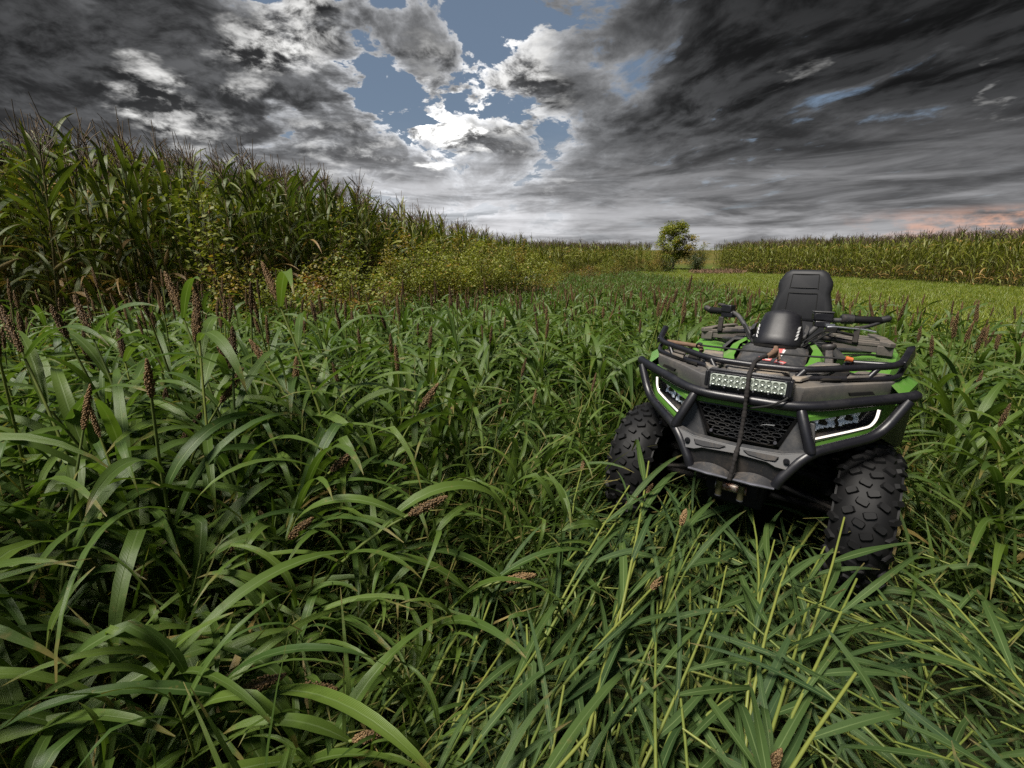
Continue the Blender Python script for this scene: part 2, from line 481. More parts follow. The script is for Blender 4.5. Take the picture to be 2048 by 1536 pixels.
# ---- chassis, axles and arms under the body
b = MB()
b.slab([(-.16, .25, .50), (.16, .25, .50), (.20, -.2, .38), (.20, -1.5, .36), (-.20, -1.5, .36), (-.20, -.2, .38)], (0, 0, .34))
b.box((0, .20, .44), (.22, .22, .16))
b.build('chassis', M['dark'], quad, bev=.01)
for s in (-1, 1):
    b = MB()
    for z, bb in ((.34, .16), (.34, -.06), (.47, .13), (.47, -.04)):
        b.tube([(s * .12, bb, z + .05), (s * .40, .05, z)], .014, 8)
    b.tube([(s * .10, .05, .40), (s * .40, .05, .36)], .018, 8)
    b.tube([(s * .14, .2, .46), (s * .39, .19, .40)], .009, 8)
    b.build('suspension_arm', M['dark'], quad)
    b = MB()
    b.tube([(s * .22, .06, .80), (s * .33, .06, .42)], .024, 10)
    for k in range(9):
        q = k / 8; c = Vector((s * .23, .06, .76)).lerp(Vector((s * .315, .06, .48)), q)
        b.tube([c + Vector((0, 0, .006)), c - Vector((0, 0, .006))], .038, 12)
    b.build('shock_absorber', M['dark'], quad)
    b = MB()
    b.tube([(s * .15, -1.34, .40), (s * .40, -1.34, .36)], .03, 10)
    b.build('rear_axle', M['dark'], quad)
    # footwell
    b = MB()
    b.slab([(s * .20, -.36, .44), (s * .50, -.36, .46), (s * .52, -.85, .44), (s * .20, -.85, .42)], (0, 0, .03))
    b.slab([(s * .20, -.30, .46), (s * .52, -.33, .50), (s * .53, -.20, .78), (s * .20, -.16, .80)], (0, -.02, 0))
    b.build('footwell', M['plastic'], quad, bev=.006)
# belly and inner nose
b = MB()
b.slab([(-.17, .33, .84), (.17, .33, .84), (.12, .295, .64), (-.12, .295, .64)], (0, -.06, 0))
b.slab([(-.44, .0, .86), (.44, .0, .86), (.22, -.02, .55), (-.22, -.02, .55)], (0, -.05, 0))
b.build('nose_shell', M['dark'], quad)

# ---- grille with its honeycomb
gt, gb = .182, .128
def G(u, v, d=0.0):
    """u -1..1 across, v 0 bottom .. 1 top on the grille plane"""
    hw = gb + (gt - gb) * v
    zz = .662 + (.800 - .662) * v; bb = .312 + (.352 - .312) * v
    return (u * hw, bb + d, zz)
def GX(a, z, d=0.0):
    v = (z - .662) / .138
    return (a, .312 + .040 * v + d - .10 * a * a, z)
b = MB()
cw, ch = .0415, .0250
for r in range(-1, 8):
    for q in range(-6, 7):
        cx = q * cw + (cw / 2 if r % 2 else 0); cz = .668 + r * ch * .80
        hexp = [(-.5, 0), (-.30, .40), (.30, .40), (.5, 0), (.30, -.40), (-.30, -.40)]
        pts = [(cx + x * cw, cz + y * ch) for x, y in hexp]
        hw = gb + (gt - gb) * ((cz - .662) / .138)
        if abs(cx) > hw - .008 or not (.664 < cz < .808): continue
        n = 6; V = []
        for d, k in ((0, 1.06), (0.004, 1.0), (0.005, .78), (-.022, .72), (-.022, 1.06)):
            V.append([GX(cx + (x - cx) * k, cz + (z - cz) * k, d) for x, z in pts])
        b.loft(V, cap=False)
b.build('grille', M['grey'], quad, smooth=30)
b = MB()
outer = [G(-1.10, 1.05, .002), G(1.10, 1.05, .002), G(1.12, .0, .002), G(.95, -.12, .002), G(-.95, -.12, .002), G(-1.12, 0, .002)]
inner = [G(-1.0, .98, .008), G(1.0, .98, .008), G(1.0, .05, .008), G(.86, -.03, .008), G(-.86, -.03, .008), G(-1.0, .05, .008)]
back = [(p[0], p[1] - .03, p[2]) for p in inner]
b.loft([outer, inner, back], cap=False)
b.build('grille_frame', M['plastic'], quad)
for s in (-1, 1):
    b = MB()
    b.slab(mir([(.196, .356, .80), (.248, .365, .79), (.262, .385, .70), (.225, .40, .665), (.135, .345, .640)], s), (0, -.03, -.0))
    b.build('grille_side_panel', M['grey'], quad, bev=.004)
    for u, v in ((.93, .1), ):
        p = G(u * s, v, .012)
        MB().tube([(p[0], p[1] + .003, p[2]), (p[0], p[1] - .006, p[2])], .0065, 10).build('screw', M['steel'], quad)

# ---- green cowl under the bull bar and round the lamps
b = MB()
b.slab([(-.205, .362, .830), (.205, .362, .830), (.200, .362, .803), (-.200, .362, .803)], (0, -.03, 0))
b.build('cowl_strip', M['green'], quad, bev=.004)
LT0, LT1, LB1, LB0 = (.228, .368, .800), (.448, .158, .848), (.432, .160, .768), (.247, .366, .728)
for s in (-1, 1):
    T0, T1, B1, B0 = [Vector(p) for p in mir((LT0, LT1, LB1, LB0), s)]
    nrm = Vector((s * .69, .72, -.02)).normalized()
    def Q(u, v, d=0.0):
        return (B0.lerp(B1, u)).lerp(T0.lerp(T1, u), v) + nrm * d
    # green surround: a folded ring
    oc = [Vector(p) for p in mir(((.200, .372, .830), (.492, .128, .892), (.468, .118, .760), (.440, .150, .722), (.250, .368, .690)), s)]
    ic = [Q(-.02, 1.0, .004), Q(1.0, 1.03, .004), Q(1.03, .45, .004), Q(.99, -.02, .004), Q(.0, -.22, .0)]
    b = MB(); n = 5
    b.loft([[p - nrm * .05 for p in oc], oc, [o.lerp(i, .55) + nrm * .004 for o, i in zip(oc, ic)], ic, [p - nrm * .04 for p in ic]], cap=False)
    b.build('lamp_cowl', M['green'], quad, smooth=25)
    # lamp: dark open housing > reflectors, light strip, clear cover
    b = MB()
    D = -.055
    c4 = [Q(0, 0), Q(1, 0), Q(1, .5), Q(.97, 1), Q(0, 1)]
    c5 = [Q(.05, .12, D), Q(.93, .10, D), Q(.93, .5, D), Q(.90, .9, D), Q(.05, .9, D)]
    b.loft([[Q(-.01, -.2, -.004), Q(1.02, -.04, -.004), Q(1.03, .5, -.004), Q(1.0, 1.04, -.004), Q(-.01, 1.03, -.004)], c4, c5], cap=False)
    b.add(c5, [(0, 1, 2, 3, 4)])
    hl = b.build('headlight', M['plastic'], quad, smooth=20)
    # two faceted bowls, bright reflections put into their pale blue colour
    rnd = random.Random(5 + s)
    for u0, u1 in ((.10, .44), (.50, .80)):
        b = MB(); nf = 5; nv = 4
        grid = []
        for j in range(nv + 1):
            row = []
            for i in range(nf * 2 + 1):
                u = u0 + (u1 - u0) * i / (nf * 2); v = .30 + .58 * j / nv
                bowl = ((u - (u0 + u1) / 2) / (u1 - u0) * 2) ** 2 * .5 + ((v - .6) / .3) ** 2 * .4
                row.append(Q(u, v, -.050 + .026 * bowl + (.010 if i % 2 else 0) + (.006 if j % 2 else 0) + rnd.uniform(0, .003)))
            grid.append(row)
        V = [p for r in grid for p in r]; m = nf * 2 + 1
        b.add(V, [(j * m + i, j * m + i + 1, (j + 1) * m + i + 1, (j + 1) * m + i) for j in range(nv) for i in range(m - 1)])
        b.build('reflector', M['mirror_paint'], hl, smooth=5)
        b = MB()
        c = Q((u0 + u1) / 2, .62, -.040)
        b.tube([c, c + nrm * .022], [.013, .009], 12)
        b.build('bulb_shroud', M['dark'], hl)
    b = MB()
    b.tube([Q(.955, .97, .0), Q(.985, .45, .0), Q(.93, .10, .0), Q(.60, .045, .0), Q(.02, .01, .0)], .0050, 8, fil=.03)
    b.build('light_strip', M['strip'], hl)
    b = MB()
    b.tube([Q(.975, .97, -.004), Q(1.005, .45, -.004), Q(.95, .07, -.004), Q(.60, .0, -.004), Q(.02, -.04, -.004)], .0095, 8, fil=.03)
    b.build('strip_bezel', M['silver'], hl)
    b = MB()
    b.add([Q(0, 0, .003), Q(1, 0, .003), Q(1, .5, .006), Q(.97, 1, .003), Q(0, 1, .003)], [(0, 1, 2, 3, 4)])
    b.build('lens', M['lens'], hl)

# ---- bull bar
tr = .0205
b = MB()
b.tube([(-.540, .125, .911), (-.532, .141, .907), (-.200, .382, .846), (.200, .382, .846), (.532, .141, .907), (.540, .125, .911)], tr, 14, fil=.10)
b.build('bull_bar', M['tube'], quad)
for s in (-1, 1):
    b = MB()
    b.tube(mir([(.520, .165, .892), (.452, .215, .752), (.244, .432, .690), (.170, .468, .575), (.160, .468, .545)], s), tr * .95, 14, fil=.07)
    b.build('lower_bar', M['tube'], quad)
    b = MB()
    b.tube(mir([(.198, .383, .836), (.203, .388, .822), (.250, .428, .700), (.254, .430, .690)], s), [tr * .8, tr * .95, tr * .98, tr * .8], 14)
    b.build('bar_upright', M['tube'], quad)

# ---- bolted brace and skid plate
b = MB()
top = [(-.238, .438, .692), (-.165, .452, .672), (-.08, .456, .668), (0, .457, .666), (.08, .456, .668), (.165, .452, .672), (.238, .438, .692)]
bot = [(-.198, .470, .618), (-.150, .474, .622), (-.12, .474, .634), (0, .474, .640), (.12, .474, .634), (.150, .474, .622), (.198, .470, .618)]
b.slab(top + bot[::-1], (0, -.016, -.003))
b.slab([(p[0], p[1] + .001, p[2]) for p in top] + [(p[0], p[1] - .03, p[2] + .008) for p in top[::-1]], (0, -.002, -.008))
b.build('bumper_brace', M['grey'], quad, bev=.003)
for s in (-1, 1):
    b = MB()
    q = mir([(.030, .468, .6630), (.050, .472, .6500), (.115, .4745, .6430), (.150, .472, .6480), (.158, .466, .6640)], s)
    b.slab(q, (0, .0035, .001), taper=.93)
    b.build('raised_inlay', M['plastic'], quad)
    b = MB()
    c = (s * .183, .4665, .652)
    b.tube([(c[0], c[1] - .004, c[2]), (c[0], c[1] + .006, c[2])], [.0115, .010], 12)
    b.tube([(c[0], c[1] + .002, c[2]), (c[0], c[1] + .010, c[2])], .0055, 6)
    b.build('bolt', M['tube'], quad, smooth=30)
b = MB()
b.slab([(-.196, .462, .632), (.196, .462, .632), (.165, .452, .545), (.08, .446, .538), (-.08, .446, .538), (-.165, .452, .545)], (0, -.012, 0))
b.build('skid_plate', M['plastic'], quad, bev=.003)
for s in (-1, 1):
    b = MB(); k = 9
    back, lip, lip2 = [], [], []
    for i in range(k):
        q = i / (k - 1); a = .004 + .156 * q
        arch = math.sin(math.pi * q) ** .8
        back.append((s * a, .460, .553 + .022 * arch)); lip.append((s * a, .462 + .042 * (1 - .35 * abs(2 * q - 1)), .545 + .004 * arch - .004 * (1 - q)))
    b.loft([back, lip, [(p[0], p[1] - .002, p[2] - .004) for p in lip], [(p[0], p[1], p[2] - .006) for p in back]], cap=False)
    b.build('skid_wing', M['plastic'], quad)
    b = MB()
    b.tube([(p[0], p[1] + .001, p[2] - .003) for p in lip], [.004, .0062, .0065, .0062, .004], 8)
    b.build('worn_lip', M['steel'], quad)

# ---- winch: rollers, drum, rope
b = MB(); b.box((0, .36, .49), (.20, .10, .09)); b.build('winch_mount', M['dark'], quad, bev=.006)
b = MB(); b.tube([(-.06, .405, .472), (.06, .405, .472)], .019, 14); b.build('fairlead_roller', M['rust'], quad)
for s in (-1, 1):
    b = MB(); x = s * .042
    b.tube([(x, .432, .500), (x, .432, .440)], .0125, 12); b.build('roller_post', M['brass'], quad)
    b = MB(); b.tube([(x, .432, .4395), (x, .432, .4345)], .0135, 12); b.build('roller_cap', M['steel'], quad)

# ---- front carrier deck
def sym(pts):
    return [(-p[0], p[1], p[2]) for p in pts[::-1]] + list(pts)
edge = [(.0, .372, .918), (.19, .340, .920), (.30, .245, .934), (.455, .115, .948), (.508, -.02, .950), (.498, -.06, .938), (.42, -.07, .934), (.31, -.12, .942), (.20, -.11, .930), (.13, -.04, .915), (.0, -.02, .910)]
top = [(-p[0], p[1], p[2]) for p in edge[-2:0:-1]] + edge
b = MB()
low = [(p[0] * .985, p[1] - (.012 if p[1] > .05 else 0), p[2] - .082) for p in top]
mid = [(p[0] * 1.004, p[1] + (.004 if p[1] > .05 else 0), p[2] - .020) for p in top]
b.loft([low, mid, top], cap=True)
b.build('carrier_deck', M['deck'], quad, bev=.004, smooth=30)
b = MB()
b.slab([(-.070, .335, .930), (.070, .335, .930), (.128, .215, .940), (.118, .12, .942), (-.118, .12, .942), (-.128, .215, .940)], (0, 0, .014), taper=.95)
b.build('storage_lid', M['ramp'], quad, bev=.004)
for s in (-1, 1):
    b = MB()
    b.slab(mir([(.135, .315, .930), (.175, .305, .932), (.255, .13, .952), (.29, -.08, .962), (.20, -.09, .958), (.155, .12, .948)], s), (0, 0, .016), taper=.96)
    b.build('deck_ramp', M['ramp'], quad, bev=.004)
    b = MB()
    b.slab(mir([(.315, .195, .950), (.435, .10, .960), (.470, .015, .954), (.455, -.02, .950), (.37, -.03, .950), (.345, .04, .954)], s), (0, 0, .012), taper=.94)
    b.build('deck_pad', M['rackp'], quad, bev=.004)
    b = MB()
    b.slab(mir([(.232, .265, .9385), (.30, .205, .9420), (.325, .06, .9520), (.315, -.10, .9560), (.305, -.10, .9560), (.268, .13, .9480)], s), (0, 0, .006))
    b.build('pocket_shade_plate', M['dark'], quad)  # dark plate between the raised panels stands in for pocket shade
    # dark slab on the front face, its colour standing in for a slot's shade
    b = MB()
    b.slab(mir([(.33, .232, .905), (.40, .175, .913), (.41, .166, .900), (.335, .228, .892)], s), (s * .006, .007, 0))
    b.build('slot_shade', M['dark'], quad)
    # steel rack rails
    b = MB()
    b.tube(mir([(.515, -.125, 1.060), (.482, .055, 1.008), (.176, .250, .974), (.0, .262, .972)], s), [.0145] * 2 + [.0135] * 4, 12, fil=.06)
    b.build('rack_rail', M['tube'], quad)
    b = MB()
    b.tube(mir([(.505, -.09, 1.000), (.477, .070, .957), (.165, .262, .940), (.148, .268, .940)], s), .0115, 10, fil=.05)
    b.build('lower_rail', M['tube'], quad)
    b = MB()
    b.tube(mir([(.178, .250, .972), (.156, .264, .942)], s), .0115, 10)
    b.tube(mir([(.415, .098, .998), (.385, .128, .954)], s), .0105, 10)
    b.build('rail_post', M['tube'], quad)
    b = MB()
    b.tube(mir([(.50, -.075, .995), (.312, -.085, .985), (.300, -.06, .965)], s), .0115, 10, fil=.03)
    b.build('side_rail', M['tube'] if s > 0 else M['strap'], quad)
    b = MB()      # flattened end plate of the rail
    b.slab(mir([(.517, -.13, 1.075), (.484, .045, 1.024), (.490, .035, .995), (.520, -.11, 1.035)], s), (s * .012, .003, 0))
    b.build('rail_end_plate', M['tube'], quad, bev=.003)

# ---- light bar: housing > plate > cups
b = MB()
b.box((0, .375, .914), (.300, .045, .062))
for k in range(6):
    b.box((0, .350 + k * .008, .9485), (.296, .003, .012))
lb = b.build('light_bar', M['tube'], quad, bev=.003)
b = MB()
for s in (-1, 1): b.slab(mir([(.148, .402, .948), (.160, .402, .944), (.160, .402, .884), (.148, .402, .880)], s), (0, -.06, 0))
b.build('end_cap', M['tube'], lb, bev=.003)
b = MB(); b.box((0, .4000, .914), (.276, .004, .048)); b.build('led_plate', M['led_plate'], lb, bev=.001)
cup = None
for r in range(2):
    for q in range(12):
        a = (q - 5.5) * .0226; z = .9255 - r * .0230
        if cup is None:
            b = MB()
            rings = []
            for d, rad in ((.0005, .0104), (.0030, .0102), (.0026, .0088), (-.0010, .0050), (-.0012, .0044)):
                rings.append([(rad * math.cos(t), d, rad * math.sin(t)) for t in [2 * math.pi * i / 12 for i in range(12)]])
            b.loft(rings, cap=True)
            cup = b.build('led_cup', M['led'], lb, smooth=40); o = cup
            b = MB(); b.box((0, .0008, 0), (.0055, .002, .0055)); chip0 = b.v, b.f
        else:
            o = cup.copy(); COL.objects.link(o)
        o.location = (a, -.4022, z)
for k in range(6):
    for z in (.9415, .8865):
        b = MB(); a = (k - 2.5) * .054
        b.tube([(a, .400, z), (a, .4045, z)], .0035, 8); b.build('screw', M['steel'], lb)
b = MB()
b.tube([(.148, .40, .882), (.135, .412, .868), (.09, .416, .842), (.03, .395, .818), (.01, .37, .812)], .0042, 8, fil=.02)
b.build('light_cable', M['cord'], quad)

# ---- winch rope up the front
def rope_pts():
    return [Vector(p) for p in ((.004, .500, .535), (.010, .492, .60), (.012, .480, .655), (.012, .440, .69), (.012, .425, .80), (.010, .425, .845), (.009, .424, .90), (.004, .405, .950), (0, .33, .968), (-.002, .275, .988), (.006, .21, .995), (.020, .10, .998))]
path = fillet(rope_pts(), .04)
b = MB()
L = [0]
for i in range(1, len(path)): L.append(L[-1] + (path[i] - path[i - 1]).length)
fine = []; 
for k in range(150):
    s_ = L[-1] * k / 149; i = max(j for j in range(len(L)) if L[j] <= s_ + 1e-9); i = min(i, len(path) - 2)
    q = (s_ - L[i]) / max(L[i + 1] - L[i], 1e-6); fine.append(path[i].lerp(path[i + 1], q))
b.tube(fine, [.0082 + .0010 * math.sin(k * 1.9) + .0012 * math.sin(k * .37) + .0006 * math.sin(k * .83) for k in range(150)], 10)
b.build('winch_rope', M['rope'], quad, smooth=80)
b = MB()
b.tube([(.020, .12, .995), (.034, .05, 1.006), (.038, -.01, 1.012)], [.010, .012, .010], 10)
for k in range(4):
    t = k / 3
    b.tube([(.030 + .010 * math.cos(q), .03 - .03 * t + .012 * math.sin(q), .996 + .014 * math.cos(q + t * 2)) for q in [i * math.pi / 5 for i in range(11)]], .0055, 8)
b.tube([(.034, -.02, 1.01), (.03, -.045, 1.03), (.034, -.06, 1.012), (.045, -.045, .985), (.055, -.01, .968)], .009, 8, fil=.02, flat=.5)
b.build('rope_end', M['strap'], quad)

# ---- front mudguards
for s in (-1, 1):
    e1 = mir([(.458, .100, .938), (.514, -.02, .955), (.528, -.15, .950), (.515, -.25, .925), (.48, -.34, .88)], s)
    e2 = mir([(.505, .115, .893), (.552, -.05, .932), (.566, -.17, .920), (.556, -.28, .885), (.53, -.38, .82)], s)
    e3 = mir([(.495, .112, .855), (.556, -.06, .868), (.568, -.17, .860), (.556, -.29, .82), (.53, -.40, .76)], s)
    e4 = mir([(.445, .130, .735), (.530, -.06, .650), (.556, -.17, .640), (.550, -.32, .60), (.53, -.43, .56)], s)
    b = MB(); b.loft([e1, e2, e3, [(p[0] - s * .015, p[1] - .01, p[2]) for p in e3], [(p[0] - s * .02, p[1], p[2] - .02) for p in e1]], cap=False, closed=False)
    b.build('front_mudguard', M['green'], quad, smooth=25)
    b = MB(); e3b = [(p[0] - s * .004, p[1] - .003, p[2] + .01) for p in e3]
    b.loft([e3b, e4, [(p[0] - s * .10, p[1] - .04, p[2] + .02) for p in e4], [(p[0] - s * .09, p[1] - .02, p[2]) for p in e3b]], cap=False, closed=False)
    b.build('fender_flare', M['plastic'], quad, smooth=25)
    # printed dark and pale stripes on the outside of the guard
    b = MB()
    for q0, q1, zz in ((.15, .70, .35), (.20, .62, .62)):
        def E(t, v):
            i = min(int(t * 4), 3); k = t * 4 - i
            p = Vector(e2[i]).lerp(Vector(e2[i + 1]), k).lerp(Vector(e3[i]).lerp(Vector(e3[i + 1]), k), v)
            return p + Vector((s * .003, .0015, .002))
        for i in range(5):
            t0 = q0 + (q1 - q0) * i / 5; t1 = q0 + (q1 - q0) * (i + .72) / 5
            b.add([E(t0, zz), E(t1, zz), E(t1 - .02, zz + .16), E(t0 - .02, zz + .16)], [(0, 1, 2, 3)])
    b.build('mudguard_print', M['tube'], quad)

# ---- centre shroud, side panels, sticker
def SH(u, v, d=0.0):
    """u -1..1 across, v 0 front/bottom .. 1 back/top"""
    hw = np.interp(v, (0, .25, .75, 1), (.112, .150, .148, .122))
    bb = np.interp(v, (0, 1), (-.02, -.335)); zz = np.interp(v, (0, .7, .72, 1), (.908, .994, 1.002, 1.030))
    return (u * hw, bb - .03 * u * u, zz + .018 * (1 - u * u) - .02 * u ** 4 + d)
b = MB()
us = np.linspace(-1, 1, 13); vs = (0, .12, .25, .5, .70, .72, .80, 1)
rows = [[SH(u, v) for u in us] for v in vs]
rows = [[(p[0], p[1], p[2] - .08) for p in rows[0]]] + rows
b.loft(rows, cap=False, closed=False)
b.build('centre_shroud', M['grey'], quad, smooth=25)
b = MB()
for s in (-1, 1):
    b.loft([[SH(s * .93, v, .000) for v in vs], [SH(s * 1.0, v, .007) for v in vs], [(SH(s * 1.05, v)[0], SH(s, v)[1], SH(s, v)[2] - .07) for v in vs]], cap=False, closed=False)
b.build('shroud_rim', M['plastic'], quad)
b = MB()
def flat(poly):
    b.slab([SH(u, v, .0015) for u, v in poly], (0, 0, .0008))
flat([(.02, .60), (.34, .62), (.30, .40), (.22, .44), (.14, .36), (-.02, .42)])
flat([(-.30, .30), (.10, .27), (.08, .19), (-.28, .21)])
flat([(.22, .26), (.52, .24), (.48, .15), (.20, .17)])
b.build('logo_sticker', M['red'], quad)
b = MB()
flat([(.30, .60), (.38, .58), (.33, .38), (.29, .40)]); flat([(.24, .225), (.48, .205), (.47, .185), (.23, .20)]); flat([(-.26, .262), (.06, .24), (.06, .225), (-.26, .24)])
b.build('sticker_lettering', M['white'], quad)
for s in (-1, 1):
    b = MB()
    b.loft([mir([(.128, -.03, .915), (.160, -.13, .955), (.165, -.27, 1.000), (.130, -.37, 1.030)], s),
            mir([(.185, -.05, .925), (.205, -.16, .955), (.200, -.28, .995), (.160, -.38, 1.028)], s),
            mir([(.255, -.09, .925), (.262, -.20, .935), (.225, -.30, .955), (.19, -.40, .98)], s),
            mir([(.27, -.10, .80), (.28, -.21, .80), (.25, -.31, .80), (.22, -.41, .80)], s)], cap=False, closed=False)
    b.build('side_cowl', M['green'], quad, smooth=20)
    b = MB()   # faceted grey tank flank
    b.loft([mir([(.10, -.40, 1.02), (.12, -.52, 1.03), (.12, -.70, 1.01)], s), mir([(.215, -.38, 1.01), (.235, -.52, 1.02), (.21, -.70, .985)], s),
            mir([(.265, -.40, .955), (.30, -.52, .955), (.24, -.72, .93)], s), mir([(.24, -.42, .80), (.26, -.55, .80), (.22, -.74, .80)], s)], cap=False, closed=False)
    b.build('tank_flank', M['grey'], quad, smooth=15)
# gear lever
b = MB()
b.slab([(.225, -.10, .955), (.262, -.10, .955), (.245, -.18, 1.030), (.215, -.18, 1.030)], (0, -.018, .004))
gl = b.build('gear_lever', M['plastic'], quad, bev=.004)
b = MB()
b.loft([[(.228 + .030 * r * math.cos(t), -.185 + .022 * r * math.sin(t), z + .004 * math.cos(t)) for t in [2 * math.pi * i / 14 for i in range(14)]] for r, z in ((.75, 1.018), (1.0, 1.032), (1.0, 1.040), (.8, 1.046))])
b.build('lever_knob', M['plastic'], gl)
b = MB()
b.slab([(.222, -.085, .948), (.250, -.085, .948), (.244, -.10, .970), (.218, -.10, .970)], (0, .004, .002))
b.build('lever_plate', M['silver'], gl, bev=.002)

# ---- instrument pod
b = MB(); rings = []
n = 22
for z, hw, bf, bk in ((1.022, .108, -.215, -.42), (1.034, .112, -.212, -.43), (1.07, .108, -.238, -.44), (1.11, .100, -.266, -.45), (1.145, .091, -.292, -.455), (1.166, .086, -.308, -.455), (1.177, .082, -.318, -.45), (1.184, .072, -.330, -.44), (1.186, .04, -.36, -.41)):
    ring = []
    for i in range(n):
        t = 2 * math.pi * i / n
        ca, sb = math.cos(t), math.sin(t)
        a = hw * (abs(ca) ** .75) * (1 if ca > 0 else -1)
        m_ = (bf + bk) / 2; h = (bf - bk) / 2
        ring.append((a, m_ + h * (abs(sb) ** .8) * (1 if sb > 0 else -1), z - .016 * (abs(a) / hw) ** 2))
    rings.append(ring)
b.loft(rings)
pod = b.build('instrument_pod', M['pod'], quad, smooth=50)
b = MB()
b.loft([[(.125 * math.cos(t), -.34 + .135 * math.sin(t), z - .008 * math.cos(t) ** 2) for t in [2 * math.pi * i / 24 for i in range(24)]] for z in (1.005, 1.018)])
b.build('pod_base', M['dark'], quad)
for s in (-1, 1):
    b = MB()
    b.loft([[(s * .118, -.275, 1.03), (s * .120, -.33, 1.045), (s * .118, -.42, 1.05)], [(s * .128, -.285, 1.075), (s * .128, -.34, 1.10), (s * .120, -.43, 1.11)], [(s * .112, -.30, 1.085), (s * .112, -.35, 1.108), (s * .105, -.43, 1.115)]], cap=False, closed=False)
    b.build('pod_wing', M['grey'], pod)
b = MB()
def podp(a, z, d=.003):
    zz = np.array([1.034, 1.07, 1.11, 1.145, 1.166]); hw = np.interp(z, zz, [.112, .108, .100, .091, .086]); bf = np.interp(z, zz, [-.212, -.238, -.266, -.292, -.308]); bk = np.interp(z, zz, [-.43, -.44, -.45, -.455, -.455])
    m_ = (bf + bk) / 2; h = (bf - bk) / 2
    ca = (min(abs(a) / hw, .999)) ** (1 / .75); sb = (1 - ca * ca) ** .5
    v = Vector((a, m_ + h * sb ** .8, z - .016 * (a / hw) ** 2)); nn = Vector((a / hw * .9, .7 * sb, .35)).normalized()
    return v + nn * d
for s in (-1, 1):
    for k in range(4):
        z0 = 1.052 + k * .017; a0 = .089 + .001 * k
        q = [(a0 - .010, z0), (a0 - .001, z0 + .004), (a0 + .003 - k * .001, z0 + .019), (a0 - .005 - k * .001, z0 + .014)]
        b.add([podp(s * x, z) for x, z in q], [(0, 1, 2, 3)])
b.build('pod_decal', M['white'], pod)

# ---- handlebar, grips, levers
b = MB()
b.tube([(-.34, -.57, 1.150), (-.25, -.53, 1.147), (-.185, -.46, 1.085), (-.14, -.40, 1.035), (0, -.39, 1.02), (.10, -.40, 1.035), (.135, -.45, 1.085), (.175, -.51, 1.137), (.34, -.57, 1.150)], .0125, 12, fil=.05)
hb = b.build('handlebar', M['grey'], quad)
for s in (-1, 1):
    b = MB()
    b.tube(mir([(.285, -.552, 1.150), (.30, -.556, 1.150), (.405, -.60, 1.150), (.415, -.605, 1.150)], s), [.019, .0195, .0205, .0175], 14)
    g = b.build('grip', M['rubber'], hb)
    b = MB()
    b.tube(mir([(.405, -.60, 1.150), (.445, -.615, 1.164), (.452, -.617, 1.166)], s), [.018, .0165, .009], 12, fil=.03)
    if s > 0: b.tube(mir([(.435, -.612, 1.158), (.38, -.57, 1.125), (.32, -.53, 1.105), (.20, -.45, 1.10)], s), .009, 10, fil=.03)
    b.build('bar_end', M['plastic'], hb)
    b = MB()   # upright and strut of the hand guard
    b.box((s * .322, -.50, 1.08), (.026, .022, .082))
    b.tube(mir([(.16, -.44, 1.055), (.25, -.50, 1.045), (.335, -.52, 1.03)], s), .014, 10, fil=.03)
    b.build('guard_strut', M['plastic'], hb, bev=.003)
b = MB()
b.box((.168, -.485, 1.158), (.088, .052, .040), ((.95, -.3, 0), (.3, .95, 0), (0, 0, 1)))
b.box((.168, -.485, 1.120), (.070, .046, .034), ((.95, -.3, 0), (.3, .95, 0), (0, 0, 1)))
rv = b.build('brake_reservoir', M['tube'], hb, bev=.006)
b = MB(); b.box((.168, -.484, 1.1815), (.092, .056, .008), ((.95, -.3, 0), (.3, .95, 0), (0, 0, 1))); b.build('reservoir_cap', M['grey'], rv, bev=.003)
b = MB(); b.tube([(.245, -.535, 1.150), (.252, -.538, 1.150), (.295, -.555, 1.150), (.300, -.557, 1.150)], [.018, .026, .026, .018], 14); b.build('switch_housing', M['plastic'], hb)
b = MB()
pth = [(.196, -.455, 1.108), (.225, -.462, 1.112), (.30, -.485, 1.108), (.35, -.505, 1.106), (.398, -.515, 1.097)]
pth = fillet([Vector(p) for p in pth], .04)
b.tube(pth, [.013, .010, .008, .0085, .0095], 10, flat=.65)
b.box((.205, -.462, 1.118), (.040, .030, .014), ((.95, -.3, 0), (.3, .95, 0), (0, 0, 1)))
b.build('brake_lever', M['silver'], hb, smooth=60)
b = MB()
b.box((.215, -.46, 1.095), (.05, .03, .026)); b.tube([(.20, -.45, 1.09), (.26, -.47, 1.085), (.31, -.49, 1.075)], .008, 8)
b.build('lever_clamp', M['dark'], hb, bev=.003)
b = MB()
b.box((-.300, -.545, 1.168), (.062, .05, .042), ((.93, .36, 0), (-.36, .93, 0), (0, 0, 1))); b.box((-.295, -.545, 1.135), (.072, .045, .034), ((.93, .36, 0), (-.36, .93, 0), (0, 0, 1)))
b.build('throttle_box', M['tube'], hb, bev=.005)
b = MB(); b.tube([(-.30, -.56, 1.17), (-.35, -.60, 1.185), (-.372, -.612, 1.188)], [.012, .012, .007], 10); b.build('thumb_lever', M['plastic'], hb)
for s, k in ((1, 0), (1, 1), (1, 2), (-1, 0), (-1, 1)):
    b = MB(); o_ = .012 * k
    b.tube(mir([(.19, -.45 - o_, 1.09), (.165, -.38, 1.065 + o_), (.135 - o_, -.30, 1.035), (.10, -.285, 1.005)], s) if k < 2 else [(.26, -.49, 1.10), (.20, -.42, 1.075), (.15, -.34, 1.03), (.12, -.30, 1.0)], .0042, 8, fil=.05)
    b.build('control_cable', M['cord'], hb)

